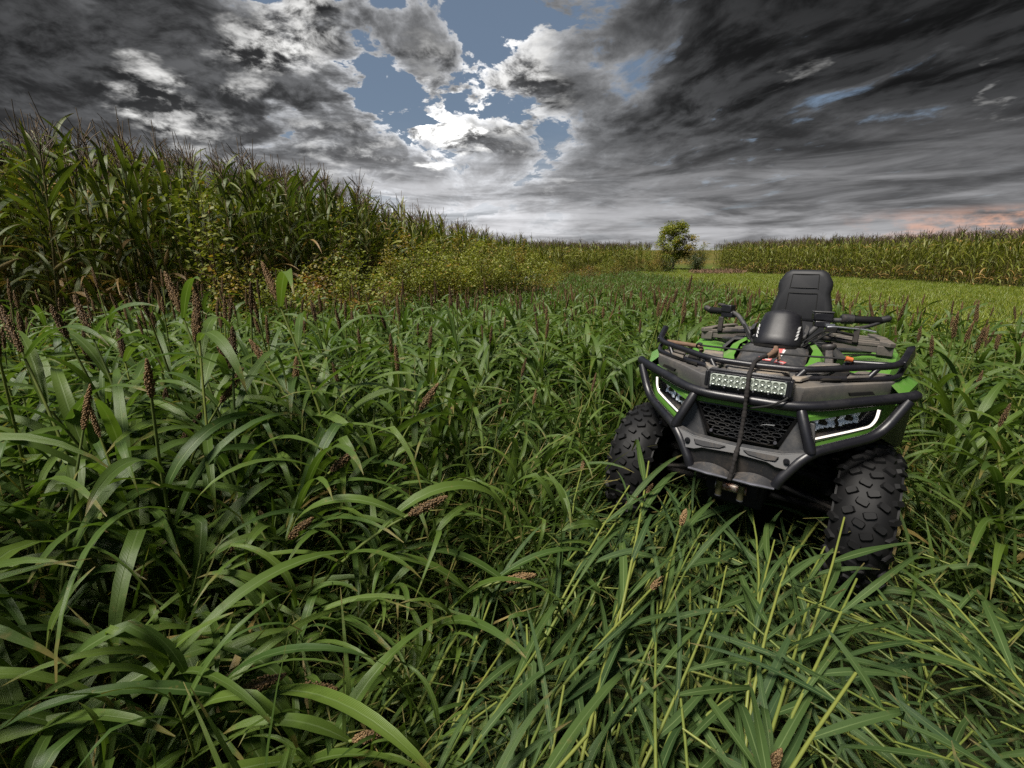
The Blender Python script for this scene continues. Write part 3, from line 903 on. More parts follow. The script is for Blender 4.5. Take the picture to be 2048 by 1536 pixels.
# ---- seat, backrest
b = MB(); rings = []
for bb, hw, z, h in ((-.50, .075, .985, .10), (-.56, .115, 1.005, .14), (-.72, .135, .99, .16), (-.90, .155, .985, .16), (-1.10, .165, 1.03, .2), (-1.25, .16, 1.06, .22), (-1.30, .13, 1.05, .2)):
    rings.append([(hw * x, bb, z + h * (y - 1) * .9 + .02 * y) for x, y in ((-1, 0), (-1.02, .7), (-.9, .95), (-.5, 1.06), (0, 1.08), (.5, 1.06), (.9, .95), (1.02, .7), (1, 0))])
b.loft(rings)
b.build('seat', M['vinyl'], quad, smooth=50)
out = [(.085, 1.418), (.118, 1.400), (.149, 1.345), (.153, 1.315), (.147, 1.276), (.152, 1.245), (.168, 1.19), (.176, 1.140), (.165, 1.085)]
def bk(a, z, d=0.0):
    return (a, -1.215 - .18 * (z - 1.12) * .35 + d - .35 * a * a, z)
loop = [(a, z) for a, z in out] + [(-a, z) for a, z in out[::-1]]
b = MB()
def ring(k, d, dz=0): return [bk(a * (1 + k / .16), 1.25 + (z - 1.25) * (1 + k / .17), d) for a, z in loop]
b.loft([ring(-.012, -.095), ring(.0, -.085), ring(.004, -.045), ring(0, -.012), ring(-.010, .0), ring(-.03, .006)], cap=True)
back = b.build('backrest', M['vinyl'], quad, smooth=50)
b = MB()
for zs in (((.075, 1.385), (.090, 1.372), (-.090, 1.372), (-.075, 1.385)),):
    pass
for a0, zt, zb in ((.074, 1.392, 1.300), (.082, 1.272, 1.120)):
    for pts in ([(-a0, zt), (a0, zt)], [(-a0, zb + .006), (a0, zb + .006)] if zb > 1.2 else [], [(a0, zt), (a0 + .006, zb)], [(-a0, zt), (-a0 - .006, zb)]):
        if pts: b.tube([bk(x, z, .0065) for x, z in [(pts[0][0] + (pts[1][0] - pts[0][0]) * i / 6, pts[0][1] + (pts[1][1] - pts[0][1]) * i / 6) for i in range(7)]], .0022, 6)
b.build('seam', M['cord'], back)
b = MB()
for s in (-1, 1): b.tube([(s * .10, -1.27, 1.12), (s * .10, -1.32, .98)], .016, 10)
b.build('backrest_post', M['tube'], back)

# ---- rear mudguards and carrier
for s in (-1, 1):
    b = MB()
    b.loft([mir([(.24, -.42, .850), (.24, -.70, .925), (.22, -.95, .94), (.22, -1.35, .95), (.22, -1.65, .93)], s),
            mir([(.38, -.44, .842), (.40, -.70, .938), (.40, -.95, .965), (.40, -1.35, .975), (.38, -1.66, .94)], s),
            mir([(.47, -.50, .835), (.51, -.74, .93), (.53, -.97, .955), (.53, -1.36, .955), (.47, -1.66, .92)], s),
            mir([(.50, -.53, .79), (.545, -.77, .86), (.575, -1.0, .885), (.575, -1.38, .88), (.50, -1.68, .86)], s),
            mir([(.49, -.55, .66), (.545, -.79, .74), (.58, -1.02, .79), (.58, -1.40, .78), (.50, -1.69, .76)], s)], cap=False, closed=False)
    b.build('rear_mudguard', M['green'], quad, smooth=28)
    b = MB()
    b.slab(mir([(.30, -.47, .862), (.40, -.50, .858), (.44, -.690, .930), (.33, -.685, .932)], s), (0, .004, .008), taper=.9)
    b.build('mudguard_crease', M['green'], quad, bev=.003)
    # slatted carrier wing
    z = 1.008
    specs = [((.215, -.74), (.490, -.80), .045), ((.235, -.90), (.462, -.93), .040), ((.225, -1.06), (.455, -1.08), .040), ((.20, -1.25), (.43, -1.26), .045)]
    for (a0, b0), (a1, b1), w in specs:
        q = MB()
        q.slab(mir([(a0, b0, z), (a1, b1, z - .006), (a1, b1 - w, z - .006), (a0, b0 - w, z)], s), (0, 0, .018))
        q.slab(mir([(a0 + .01, b0 - .004, z - .034), (a1, b1 - .004, z - .040), (a1, b1 - .012, z - .040), (a0 + .01, b0 - .012, z - .034)], s), (0, 0, .042))
        q.build('carrier_slat', M['rackp'], quad, bev=.003)
    q = MB()
    q.slab(mir([(.478, -.775, z - .006), (.503, -.80, z - .008), (.470, -1.10, z), (.425, -1.34, z), (.380, -1.32, z), (.418, -1.08, z), (.435, -.93, z), (.430, -.79, z)], s), (0, 0, .026))
    q.slab(mir([(.425, -.776, z - .05), (.498, -.798, z - .055), (.490, -.83, z - .055), (.425, -.81, z - .05)], s), (0, 0, .052))
    q.build('carrier_edge', M['rackp'], quad, bev=.004)
    for k in range(5):
        q = MB(); bb = -.85 - k * .10; aa = .468 - k * .016
        q.box((s * aa, bb, z + .0195), (.022, .010, .003)); q.build('hole_shade', M['dark'], quad)  # near-black chip on the carrier edge imitates the shade inside a hole
    q = MB(); q.tube(mir([(.20, -.66, .975), (.28, -.70, .975), (.40, -.84, .972)], s), .014, 10); q.build('carrier_brace', M['grey'], quad)
b = MB()
b.slab([(-.26, -1.28, .97), (.26, -1.28, .97), (.30, -1.62, .97), (-.30, -1.62, .97)], (0, 0, .03))
b.build('carrier_bridge', M['rackp'], quad, bev=.004)
b = MB()
b.slab([(-.22, -.45, .66), (.22, -.45, .66), (.24, -1.6, .70), (-.24, -1.6, .70)], (0, 0, .24))
b.build('body_core', M['dark'], quad, bev=.01)

# ---- things that lie on the bike
def world_empty(name):
    e = empty(name); e.matrix_world = VM; return e
bg = world_empty('bungee_cord')
tag(bg, 'thin black elastic cord stretched across the front rack of the quad bike', 'cord')
b = MB()
pth = [Vector((-.309, -.05, .996)).lerp(Vector((.300, -.05, 1.002)), i / 20) - Vector((0, 0, .006 * math.sin(math.pi * i / 20))) + Vector((0, .003 * math.sin(i * 1.3), 0)) for i in range(21)]
b.tube(pth, .0046, 8); b.build('elastic', M['cord'], bg)
for s in (-1, 1):
    b = MB()
    b.tube(mir([(.300, -.05, 1.000), (.318, -.052, 1.004), (.330, -.06, .990), (.325, -.085, .972), (.318, -.10, .985)], s), [.008, .006, .004, .0035, .0035], 8, fil=.015)
    b.build('hook', M['cord'], bg)
b = MB(); b.tube([(.300, -.046, 1.004), (.326, -.050, 1.000)], [.012, .010], 10); b.build('hook_sleeve', M['orange'], bg)
scr = world_empty('grass_scrap')
tag(scr, 'pale dry scrap of grass caught in the honeycomb grille of the quad bike', 'grass scrap')
b = MB()
b.slab([GX(.062, .742, .010), GX(.085, .748, .010), GX(.112, .750, .011), GX(.116, .755, .011), GX(.085, .7525, .010)], (0, .002, 0))
b.build('blade', M['white'], scr)

# ------------------------------------------------------------------ terrain
def sstep(x, a, b):
    t = np.clip((np.asarray(x, float) - a) / (b - a), 0, 1); return t * t * (3 - 2 * t)


def gz(x, y):
    x = np.asarray(x, float); y = np.asarray(y, float)
    z = -0.12 * sstep(y, 1.6, 3.6) - 0.46 * sstep(y, 3.5, 20) * (1 - .6 * sstep(x, 5, 18)) - .22 * sstep(y, 25, 50) + 1.75 * sstep(y, 75, 270) + 0.6 * sstep(y, 300, 900)
    z = z + .26 * sstep(-x, 1.2, 4.5) * sstep(y, 2.4, 5.0) * (1 - sstep(y, 8, 15))
    z = z + .025 * np.sin(x * 1.3 + .4) * np.sin(y * 1.1) * sstep(np.abs(y - 2), 1.0, 4) * (1 - sstep(y, 60, 90))
    return z


def sorghum_right(y): return np.interp(y, [0, 5.3, 6.1, 8.5, 12, 22, 36], [9.5, 9.5, 6.0, 6.0, 6.6, 9.0, 11.0])
def corn_left(y): return np.interp(y, [-2, 2.5, 5, 7.6, 12, 27, 36, 50], [-7.4, -5.9, -4.9, -3.9, -3.3, -.9, 4.6, 14.4])
def corn_right(y): return np.interp(y, [2, 22.5, 46.5], [27.0, 23.9, 19.7])
def trample_left(y): return np.interp(y, [-.6, .3, 1.0, 1.8, 2.4, 2.9], [-.50, -.38, -.10, .25, .50, .62])


def to_vehicle(x, y):
    p = np.c_[x, y, np.zeros_like(x), np.ones_like(x)] @ np.array(VMI).T
    return p[:, 0], -p[:, 1]


def in_frame(x, y, m=1.12, pad=.7):
    d = y * math.cos(CAM_PITCH) + 1.0 * math.sin(CAM_PITCH)
    return (np.abs(x) < 1.092 * m * np.maximum(d, 0) + pad) & (y > -.45)


def ground_mat(N):
    g = geo_pos(N)
    y = N.xyz(g)[1]
    n = N.noise(g, 3.2, 6, .62); n2 = N.noise(g, 40, 4, .6)
    near = N.mix(N.ss(n, .38, .62), (.016, .018, .008), (.035, .042, .014))
    near = N.mix(N.ss(n2, .55, .7), near, (.055, .045, .024))
    lane = N.mix(N.ss(N.noise(g, .35, 4, .6), .4, .62), (.060, .085, .016), (.075, .092, .020))
    far = N.mix(N.ss(N.noise(g, .03, 3, .5), .35, .65), (.15, .105, .028), (.085, .082, .022))
    c = N.mix(N.ss(y, 9, 22), near, lane)
    c = N.mix(N.ss(y, 60, 85), c, far)
    return bsdf(N, c, .95, .1, bump=n2, bstr=.6, bdist=.02)


M['ground'] = mat('field_soil', ground_mat)


def grid_axis(lo, hi, fine, n):
    t = np.linspace(-1, 1, n)
    s = np.sign(t) * (np.abs(t) * fine + (np.exp(np.abs(t) * 6) - 1) / (math.exp(6) - 1))
    s = s / np.abs(s).max()
    return np.where(s < 0, -s * lo, s * hi)


xs = grid_axis(-4000, 4000, .012, 161); ys = grid_axis(-300, 6000, .012, 181)
X, Y = np.meshgrid(xs, ys)
V = np.c_[X.ravel(), Y.ravel(), gz(X, Y).ravel()]
nx = len(xs)
F = [(j * nx + i, j * nx + i + 1, (j + 1) * nx + i + 1, (j + 1) * nx + i) for j in range(len(ys) - 1) for i in range(nx - 1)]
tag(obj('ground', raw_mesh('ground', V, F, M['ground'])), 'dark field soil under the crop', kind='structure')


# ------------------------------------------------------------------ plant materials
def leaf_material(name, dark, light, dry, rib=(.16, .22, .085), rough=.42, trans=.28, spec=.42):
    def b(N):
        oi = N.node('ShaderNodeObjectInfo').outputs['Random']
        at = N.node('ShaderNodeAttribute', attribute_name='tone').outputs['Fac']
        uv = N.xyz(N.node('ShaderNodeUVMap', uv_map='UVMap').outputs[0])
        u, v = uv[0], uv[1]
        g = geo_pos(N)
        k = N.m('ADD', N.m('MULTIPLY', oi, .40), N.m('MULTIPLY', N.m('FRACT', at), .60))
        k = N.m('ADD', k, N.m('MULTIPLY', N.m('SUBTRACT', N.noise(g, 2.2, 3, .5), .5), .9), clamp=True)
        c = N.mix(k, dark, light)
        ribm = N.ss(N.m('ABSOLUTE', N.m('SUBTRACT', u, .5)), .028, .07, 1, 0)
        vein = N.m('MULTIPLY', N.m('ADD', N.m('SINE', N.m('MULTIPLY', u, 88.0)), 1.0), .5)
        c = N.mix(N.m('MULTIPLY', vein, .22), c, N.vm('SCALE', c, scale=.6))
        c = N.mix(N.m('MULTIPLY', ribm, N.ss(v, 0.0, .85, .75, .1)), c, rib)
        blot = N.ss(N.noise(g, 38, 4, .65), .62, .72)
        c = N.mix(N.m('MULTIPLY', blot, .40), c, dry)
        tip = N.m('MULTIPLY', N.ss(N.m('ADD', v, N.m('MULTIPLY', N.m('SUBTRACT', N.noise(g, 25, 3, .6), .5), .5)), .84, 1.0), .7)
        dr = N.m('MAXIMUM', tip, N.ss(at, .995, 1.15))
        c = N.mix(dr, c, dry)
        p = N.node('ShaderNodeBsdfPrincipled')
        N.put(p.inputs['Base Color'], c); N.put(p.inputs['Roughness'], rough); N.put(p.inputs['Specular IOR Level'], spec)
        bm = N.node('ShaderNodeBump'); bm.inputs['Strength'].default_value = .35; bm.inputs['Distance'].default_value = .002
        N.l.new(N.m('ADD', N.m('MULTIPLY', vein, .5), ribm), bm.inputs['Height']); N.l.new(bm.outputs[0], p.inputs['Normal'])
        t = N.node('ShaderNodeBsdfTranslucent'); N.l.new(N.vm('MULTIPLY', c, (1.35, 1.45, .7)), t.inputs[0])
        x = N.node('ShaderNodeMixShader'); x.inputs[0].default_value = trans
        N.l.new(p.outputs[0], x.inputs[1]); N.l.new(t.outputs[0], x.inputs[2])
        return x.outputs[0]
    return mat(name, b)


def plain_veg(name, a, b2, rough=.6, scale=30, trans=0.0):
    def b(N):
        oi = N.node('ShaderNodeObjectInfo').outputs['Random']
        at = N.node('ShaderNodeAttribute', attribute_name='tone').outputs['Fac']
        o = N.node('ShaderNodeTexCoord').outputs['Object']
        k = N.m('ADD', N.m('MULTIPLY', N.noise(o, scale, 4, .6), .7), N.m('ADD', N.m('MULTIPLY', oi, .35), N.m('MULTIPLY', at, .35)))
        c = N.mix(N.ss(k, .35, 1.0), a, b2)
        s = bsdf(N, c, rough, .3)
        if trans:
            t = N.node('ShaderNodeBsdfTranslucent'); N.l.new(N.vm('MULTIPLY', c, (1.4, 1.35, .6)), t.inputs[0])
            x = N.node('ShaderNodeMixShader'); x.inputs[0].default_value = trans
            N.l.new(s, x.inputs[1]); N.l.new(t.outputs[0], x.inputs[2]); s = x.outputs[0]
        return s
    return mat(name, b)


M['sleaf'] = leaf_material('sorghum_leaf', (.038, .078, .017), (.108, .165, .026), (.20, .15, .05), spec=.34, rough=.44, trans=.32)
M['sstalk'] = plain_veg('sorghum_stalk', (.052, .080, .018), (.125, .150, .032), .5, 25)
M['lleaf'] = leaf_material('lodged_leaf', (.030, .062, .022), (.068, .112, .028), (.20, .15, .06), spec=.22, rough=.5)
M['lstalk'] = plain_veg('lodged_stalk', (.075, .108, .022), (.150, .170, .036), .45, 20)
M['head'] = plain_veg('sorghum_grain', (.046, .028, .012), (.165, .100, .042), .6, 220)
M['headp'] = plain_veg('pale_grain', (.085, .052, .024), (.235, .150, .070), .6, 220)
M['cleaf'] = leaf_material('corn_leaf', (.050, .080, .014), (.130, .158, .022), (.26, .17, .065), rough=.5)
M['cleaf2'] = leaf_material('ripe_corn_leaf', (.090, .118, .014), (.205, .205, .022), (.30, .19, .06), rough=.55)
M['cstalk'] = plain_veg('corn_stalk', (.045, .060, .016), (.16, .12, .045), .6, 12)
M['tassel'] = plain_veg('corn_tassel', (.040, .030, .022), (.120, .085, .050), .7, 40)
M['husk'] = plain_veg('corn_husk', (.14, .13, .04), (.33, .22, .09), .6, 18, .15)
M['grass'] = leaf_material('thin_grass', (.040, .076, .016), (.088, .132, .024), (.24, .19, .07), trans=.3, spec=.2)
M['lawn'] = leaf_material('mown_grass', (.085, .135, .009), (.195, .225, .016), (.26, .22, .06), trans=.25)
M['bush'] = leaf_material('weed_leaf', (.092, .120, .013), (.225, .230, .022), (.32, .20, .03), rough=.5, trans=.3)
M['bushy'] = leaf_material('yellowing_leaf', (.12, .115, .018), (.30, .21, .025), (.24, .12, .03), rough=.5, trans=.3)
M['bushd'] = leaf_material('dark_weed_leaf', (.022, .034, .014), (.045, .058, .018), (.12, .08, .03), rough=.5, trans=.2)
M['twig'] = plain_veg('weed_stem', (.06, .035, .02), (.11, .085, .035), .7, 12)
M['bark'] = plain_veg('bark', (.035, .028, .022), (.085, .07, .055), .9, 8)
M['dead'] = plain_veg('dead_leaves', (.10, .060, .034), (.20, .125, .075), .8, 4)


# ------------------------------------------------------------------ plant geometry
class Plant:
    """parts: (part name, V, F, UV, tone, material)"""
    def __init__(self): self.parts = []
    def add(self, name, V, F, UV, tone, m):
        V = np.asarray(V, float)
        self.parts.append((name, V, F, np.asarray(UV, float), np.full(len(V), tone) if np.isscalar(tone) else tone, m))


def leaf_geo(p0, L, W, az, el, droop, seg=9, fold=.14, twist=0.0, wav=0.0, rnd=random, pw=1.25, narrow=.42, flat2=False, kink=0.0):
    p = np.array(p0, float); ds = L / seg
    side0 = np.array([-math.sin(az), math.cos(az), 0.0])
    V, UV, F = [], [], []
    ks = rnd.uniform(.3, .75); kk = rnd.uniform(.6, 1.5) if rnd.random() < kink else 0.0
    ph = rnd.uniform(0, 6.28); curl = rnd.uniform(-.25, .25)
    for i in range(seg + 1):
        s = i / seg
        e = el - droop * s ** pw - (kk if s > ks else 0)
        a = az + curl * s
        t = np.array([math.cos(e) * math.cos(a), math.cos(e) * math.sin(a), math.sin(e)])
        side0 = np.array([-math.sin(a), math.cos(a), 0.0])
        n = np.cross(t, side0)
        tw = twist * s
        sd = side0 * math.cos(tw) + n * math.sin(tw); n2 = np.cross(t, sd)
        w = W * (narrow + (1 - narrow) * min(1, s / .28) ** .8) * max(1 - s ** 2.6, 0.0) ** .85 * .5
        w = max(w, .0006)
        o = wav * math.sin(ph + s * 9) * W
        if flat2:
            V += [p - sd * w, p + sd * w]; UV += [(0, s), (1, s)]
        else:
            V += [p - sd * w + n2 * (fold * w * 2 + o), p, p + sd * w + n2 * (fold * w * 2 - o)]; UV += [(0, s), (.5, s), (1, s)]
        p = p + t * ds
    k = 2 if flat2 else 3
    for i in range(seg):
        for j in range(k - 1):
            F.append((i * k + j, i * k + j + 1, (i + 1) * k + j + 1, (i + 1) * k + j))
    return V, F, UV


def stem_geo(path, r0, r1, n=6):
    path = [Vector(p) for p in path]; V, F, UV = [], [], []; up = Vector((0.3, 1, 0.1)).normalized()
    for i, p in enumerate(path):
        t = (path[min(i + 1, len(path) - 1)] - path[max(i - 1, 0)]).normalized()
        s = t.cross(up).normalized(); up = s.cross(t).normalized()
        q = i / (len(path) - 1); r = r0 + (r1 - r0) * q
        for k in range(n):
            a = 2 * math.pi * k / n
            V.append(tuple(p + s * (r * math.cos(a)) + up * (r * math.sin(a)))); UV.append((k / n, q))
    for i in range(len(path) - 1):
        for k in range(n):
            F.append((i * n + k, i * n + (k + 1) % n, (i + 1) * n + (k + 1) % n, (i + 1) * n + k))
    return V, F, UV


OCT_V = np.array([(1, 0, 0), (-1, 0, 0), (0, 1, 0), (0, -1, 0), (0, 0, 1), (0, 0, -1)], float)
OCT_F = [(0, 2, 4), (2, 1, 4), (1, 3, 4), (3, 0, 4), (2, 0, 5), (1, 2, 5), (3, 1, 5), (0, 3, 5)]


def head_geo(base, vec, R, rnd, n=110, grain=.0042, side=0):
    """a tight panicle: grains clustered round a spindle"""
    base = np.array(base); vec = np.array(vec); L = np.linalg.norm(vec); t = vec / L
    a = np.cross(t, (0.2, 0.1, 1.0) if abs(t[2]) < .9 else (1, 0, 0)); a /= np.linalg.norm(a); b = np.cross(t, a)
    V, F, tone = [], [], []
    # core
    prof = [(0, .25), (.12, .7), (.35, .95), (.65, .8), (.88, .45), (1.0, .12)]
    for s, r in prof:
        for k in range(6):
            q = math.pi * k / 3; V.append(base + vec * s + (a * math.cos(q) + b * math.sin(q)) * R * r * .72)
    for i in range(5):
        for k in range(6): F.append((i * 6 + k, i * 6 + (k + 1) % 6, (i + 1) * 6 + (k + 1) % 6, (i + 1) * 6 + k))
    tone += [.0] * 36
    for i in range(n):
        s = (i + rnd.random()) / n
        r = np.interp(s, [q[0] for q in prof], [q[1] for q in prof]) * R * rnd.uniform(.72, 1.18)
        q = i * 2.399 + rnd.uniform(-.4, .4)
        c = base + vec * (s * 1.02) + (a * math.cos(q) + b * math.sin(q)) * r
        g = grain * rnd.uniform(.75, 1.25); k = len(V)
        M3 = np.array([a * .8, b * .8, t * 1.25]) * g
        V += list(OCT_V @ M3 + c); F += [tuple(j + k for j in f) for f in OCT_F]; tone += [rnd.random()] * 6
    V = np.array(V)
    return V, F, np.zeros((len(V), 2)), np.array(tone)


def bez(p0, p1, p2, n):
    p0, p1, p2 = (np.array(p, float) for p in (p0, p1, p2))
    return [tuple(p0 * (1 - t) ** 2 + p1 * 2 * t * (1 - t) + p2 * t * t) for t in np.linspace(0, 1, n)]


def point_on(path, q):
    x = q * (len(path) - 1); i = min(int(x), len(path) - 2); k = x - i
    a, b = np.array(path[i]), np.array(path[i + 1]); return a + (b - a) * k, (b - a) / (np.linalg.norm(b - a) + 1e-9)


def sorghum(rnd, h=.92, head=True, lean=0.10, pale=False, nl=7, lod=0, wide=1.0):
    P = Plant(); az0 = rnd.uniform(0, 6.28)
    dx, dy = lean * rnd.uniform(-1, 1), lean * rnd.uniform(-1, 1)
    top = h + (rnd.uniform(.12, .24) if head else -.05)
    path = bez((0, 0, 0), (0, 0, top * .55), (dx, dy, top), 6)
    P.add('stalk', *stem_geo(path, .0075, .0038, 6 if lod == 0 else 4), rnd.random(), M['sstalk'])
    for i in range(nl):
        q = (.18 + .72 * (i + rnd.uniform(-.3, .3)) / (nl - 1)) * min(1, h / top)
        p, t = point_on(path, q)
        az = az0 + i * math.pi + rnd.uniform(-.7, .7)
        Lf = rnd.uniform(.40, .66) * (.75 + .5 * math.sin(math.pi * min(1, .25 + q * .7)))
        el = R_(rnd.uniform(48, 76)); dr = R_(rnd.uniform(80, 150))
        if i == nl - 1: Lf *= .62; el = R_(rnd.uniform(55, 82)); dr = R_(rnd.uniform(40, 120))
        g = leaf_geo(p, Lf, rnd.uniform(.028, .047) * wide, az, el, dr, 10 if lod == 0 else 6, .13, rnd.uniform(-1.2, 1.2), .05, rnd, rnd.uniform(1.0, 1.7), kink=.2)
        tone = rnd.random() * .98
        if i == 0 and rnd.random() < .4: tone = 1.3
        P.add('leaf', *g, tone, M['sleaf'])
    if head:
        p, t = point_on(path, 1.0)
        Lh = rnd.uniform(.10, .18)
        V, F, UV, tn = head_geo(p, t * Lh * (1 if lod == 0 else .82), rnd.uniform(.009, .014) * (1 if lod == 0 else .85), rnd, 130 if lod == 0 else 44, .0038 if lod == 0 else .0058)
        P.add('seed_head', V, F, UV, tn, M['headp'] if pale else M['head'])
    return P


def lodged(rnd, head=False, L=1.0, nl=7, rise=.2, tipup=.15):
    """a stalk pushed flat towards +X, leaves swept the same way"""
    P = Plant()
    path = bez((0, 0, 0.0), (.25 * L, rnd.uniform(-.08, .08), rise * 1.3), (L * .95, rnd.uniform(-.2, .2), rise + rnd.uniform(-.06, tipup)), 7)
    P.add('stalk', *stem_geo(path, .0066, .0036, 6), rnd.random(), M['lstalk'])
    for i in range(nl):
        q = .12 + .86 * (i + rnd.uniform(-.3, .3)) / nl
        p, t = point_on(path, q)
        az = math.atan2(t[1], t[0]) + rnd.choice((-1, 1)) * rnd.uniform(.05, .75)
        el = R_(rnd.uniform(-4, 28)); dr = R_(rnd.uniform(5, 55))
        g = leaf_geo(p, rnd.uniform(.24, .45), rnd.uniform(.015, .030), az, el, dr, 9, .16, rnd.uniform(-1.6, 1.6), .06, rnd, 1.3, kink=.2)
        P.add('leaf', *g, rnd.random() * .97, M['lleaf'])
    if head:
        p, t = point_on(path, 1.0)
        V, F, UV, tn = head_geo(p, t * rnd.uniform(.05, .10), .010, rnd, 100, .0034)
        P.add('seed_head', V, F, UV, tn, M['headp'])
    return P


def corn(rnd, h=2.15, lod=0, ripe=False, dry=.16):
    P = Plant(); az0 = rnd.uniform(0, 6.28); nl = (14, 12, 10)[lod]
    lx, ly = rnd.uniform(-.16, .16), rnd.uniform(-.16, .16)
    path = bez((0, 0, 0), (0, 0, h * .6), (lx, ly, h), 6 if lod == 0 else 4)
    P.add('stalk', *stem_geo(path, .013, .006, 6 if lod == 0 else 3), rnd.random(), M['cstalk'])
    lm = M['cleaf2'] if ripe else M['cleaf']
    for i in range(nl):
        q = .07 + .87 * (i + rnd.uniform(-.25, .25)) / (nl - 1)
        p, t = point_on(path, min(q, .985))
        az = az0 + i * math.pi + rnd.uniform(-.55, .55)
        Lf = rnd.uniform(.62, .92) * (.45 + .62 * math.sin(math.pi * min(1, q * .94)))
        el = R_(rnd.uniform(52, 78)); dr = R_(rnd.uniform(60, 150))
        if q > .72: el = R_(rnd.uniform(62, 84)); dr = R_(rnd.uniform(20, 95))
        isd = rnd.random() < (dry * 2.2 if q < .35 else dry * .35)
        tone = rnd.uniform(1.1, 1.9) if isd else rnd.random() * .97
        if isd: el = R_(rnd.uniform(10, 50)); dr = R_(rnd.uniform(90, 150))
        g = leaf_geo(p, Lf, rnd.uniform(.046, .074), az, el, dr, 9 if lod == 0 else (6 if lod == 1 else 4), .12, rnd.uniform(-1.4, 1.4), .06, rnd, rnd.uniform(1.0, 1.6), flat2=lod == 2, kink=.15)
        P.add('leaf', *g, tone, lm)
    p, t = point_on(path, 1.0)
    tops = [stem_geo([p, p + t * .12, p + t * .48 + np.array([rnd.uniform(-.04, .04), rnd.uniform(-.04, .04), 0])], (.0075, .008, .010)[lod], (.004, .005, .007)[lod], 4 if lod == 0 else 3)]
    for k in range((7, 6, 4)[lod]):
        a = rnd.uniform(0, 6.28); e = rnd.uniform(.75, 1.25); l = rnd.uniform(.22, .38)
        d = np.array([math.cos(a) * math.cos(e), math.sin(a) * math.cos(e), math.sin(e)]); q = p + t * rnd.uniform(.04, .14)
        tops.append(stem_geo([q, q + d * l * .5, q + d * l + np.array([0, 0, -.03])], (.0055, .006, .009)[lod], (.0032, .004, .006)[lod], 3))
    V, F, UV = [], [], []
    for v, f, u in tops:
        k = len(V); V += list(v); F += [tuple(j + k for j in q) for q in f]; UV += list(u)
    P.add('tassel', V, F, UV, rnd.random(), M['tassel'])
    if lod < 2 and rnd.random() < .75:
        q, t = point_on(path, .46); a = az0 + rnd.choice((0, math.pi)); e = rnd.uniform(.5, 1.2)
        d = np.array([math.cos(a) * math.cos(e), math.sin(a) * math.cos(e), math.sin(e)])
        V, F, UV = stem_geo([q, q + d * .05, q + d * .12, q + d * .19, q + d * .24], .012, .012, 7)
        V = np.array(V)
        for i, r in enumerate((1.0, 2.1, 2.2, 1.5, .4)):
            c = V[i * 7:(i + 1) * 7].mean(0); V[i * 7:(i + 1) * 7] = c + (V[i * 7:(i + 1) * 7] - c) * r
        P.add('ear', V, F, UV, rnd.random(), M['husk'])
    return P


def tuft(rnd, m, n=26, h=.35, w=.006, spread=.10, droop=(20, 90), seg=4):
    P = Plant(); V, F, UV, T = [], [], [], []
    for i in range(n):
        a = rnd.uniform(0, 6.28); r = spread * rnd.random() ** .5
        g = leaf_geo((r * math.cos(a), r * math.sin(a), 0), h * rnd.uniform(.5, 1.15), w * rnd.uniform(.7, 1.4), rnd.uniform(0, 6.28), R_(rnd.uniform(55, 88)), R_(rnd.uniform(*droop)), seg, 0, rnd.uniform(-.6, .6), 0, rnd, flat2=True)
        k = len(V); V += g[0]; F += [tuple(j + k for j in q) for q in g[1]]; UV += g[2]
        T += [rnd.random() * .97 if rnd.random() < .93 else 1.2] * len(g[0])
    P.add('blades', V, F, UV, np.array(T), m)
    return P


def leafy(rnd, pts, size, m, P, name='foliage', dryp=.05, tone0=0.0):
    """small folded leaves at pts; each has its own tilt"""
    V, F, UV, T = [], [], [], []
    for c in pts:
        L = size * rnd.uniform(.6, 1.3); a = rnd.uniform(0, 6.28); e = rnd.uniform(-.9, .7)
        t = np.array([math.cos(e) * math.cos(a), math.cos(e) * math.sin(a), math.sin(e)]); s = np.cross(t, (0, 0, 1.0)); s /= np.linalg.norm(s) + 1e-9
        tw = rnd.uniform(-.8, .8); n = np.cross(s, t); s = s * math.cos(tw) + n * math.sin(tw); n = np.cross(s, t)
        w = L * rnd.uniform(.24, .36); k = len(V); c = np.array(c)
        V += [c, c + t * L * .45 - s * w + n * w * .3, c + t * L, c + t * L * .45 + s * w + n * w * .3]; UV += [(.5, 0), (0, .4), (.5, .9), (1, .4)]
        F += [(k, k + 1, k + 2), (k, k + 2, k + 3)]
        T += [1.25 if rnd.random() < dryp else min(.97, max(0, tone0 + rnd.random() * (1 - tone0)))] * 4
    P.add(name, V, F, UV, np.array(T), m)


def joined(P, name):
    V, F, UV, T, mats, fm = [], [], [], [], [], []
    k = 0
    for nm, v, f, uv, t, m in P.parts:
        if m not in mats: mats.append(m)
        V.append(v); UV.append(uv); T.append(t)
        F += [tuple(j + k for j in q) for q in f]; fm += [mats.index(m)] * len(f); k += len(v)
    return raw_mesh(name, np.concatenate(V), F, mats, np.concatenate(UV), fm, np.concatenate(T))


def split(P):
    return [(nm, raw_mesh(nm, v, f, m, uv, None, t)) for nm, v, f, uv, t, m in P.parts]


def stand_plant(name, parts, loc, rot, sc, label, cat, group=None, single=None):
    """one plant as a thing with its parts (meshes shared between plants), or one mesh when it is too small for that"""
    if single is not None: r = obj(name, single)
    else: r = empty(name)
    r.location = loc; r.rotation_euler = rot; r.scale = (sc, sc, sc)
    tag(r, label, cat, group)
    if single is None:
        for nm, me in parts: obj(nm, me, r)
    return r


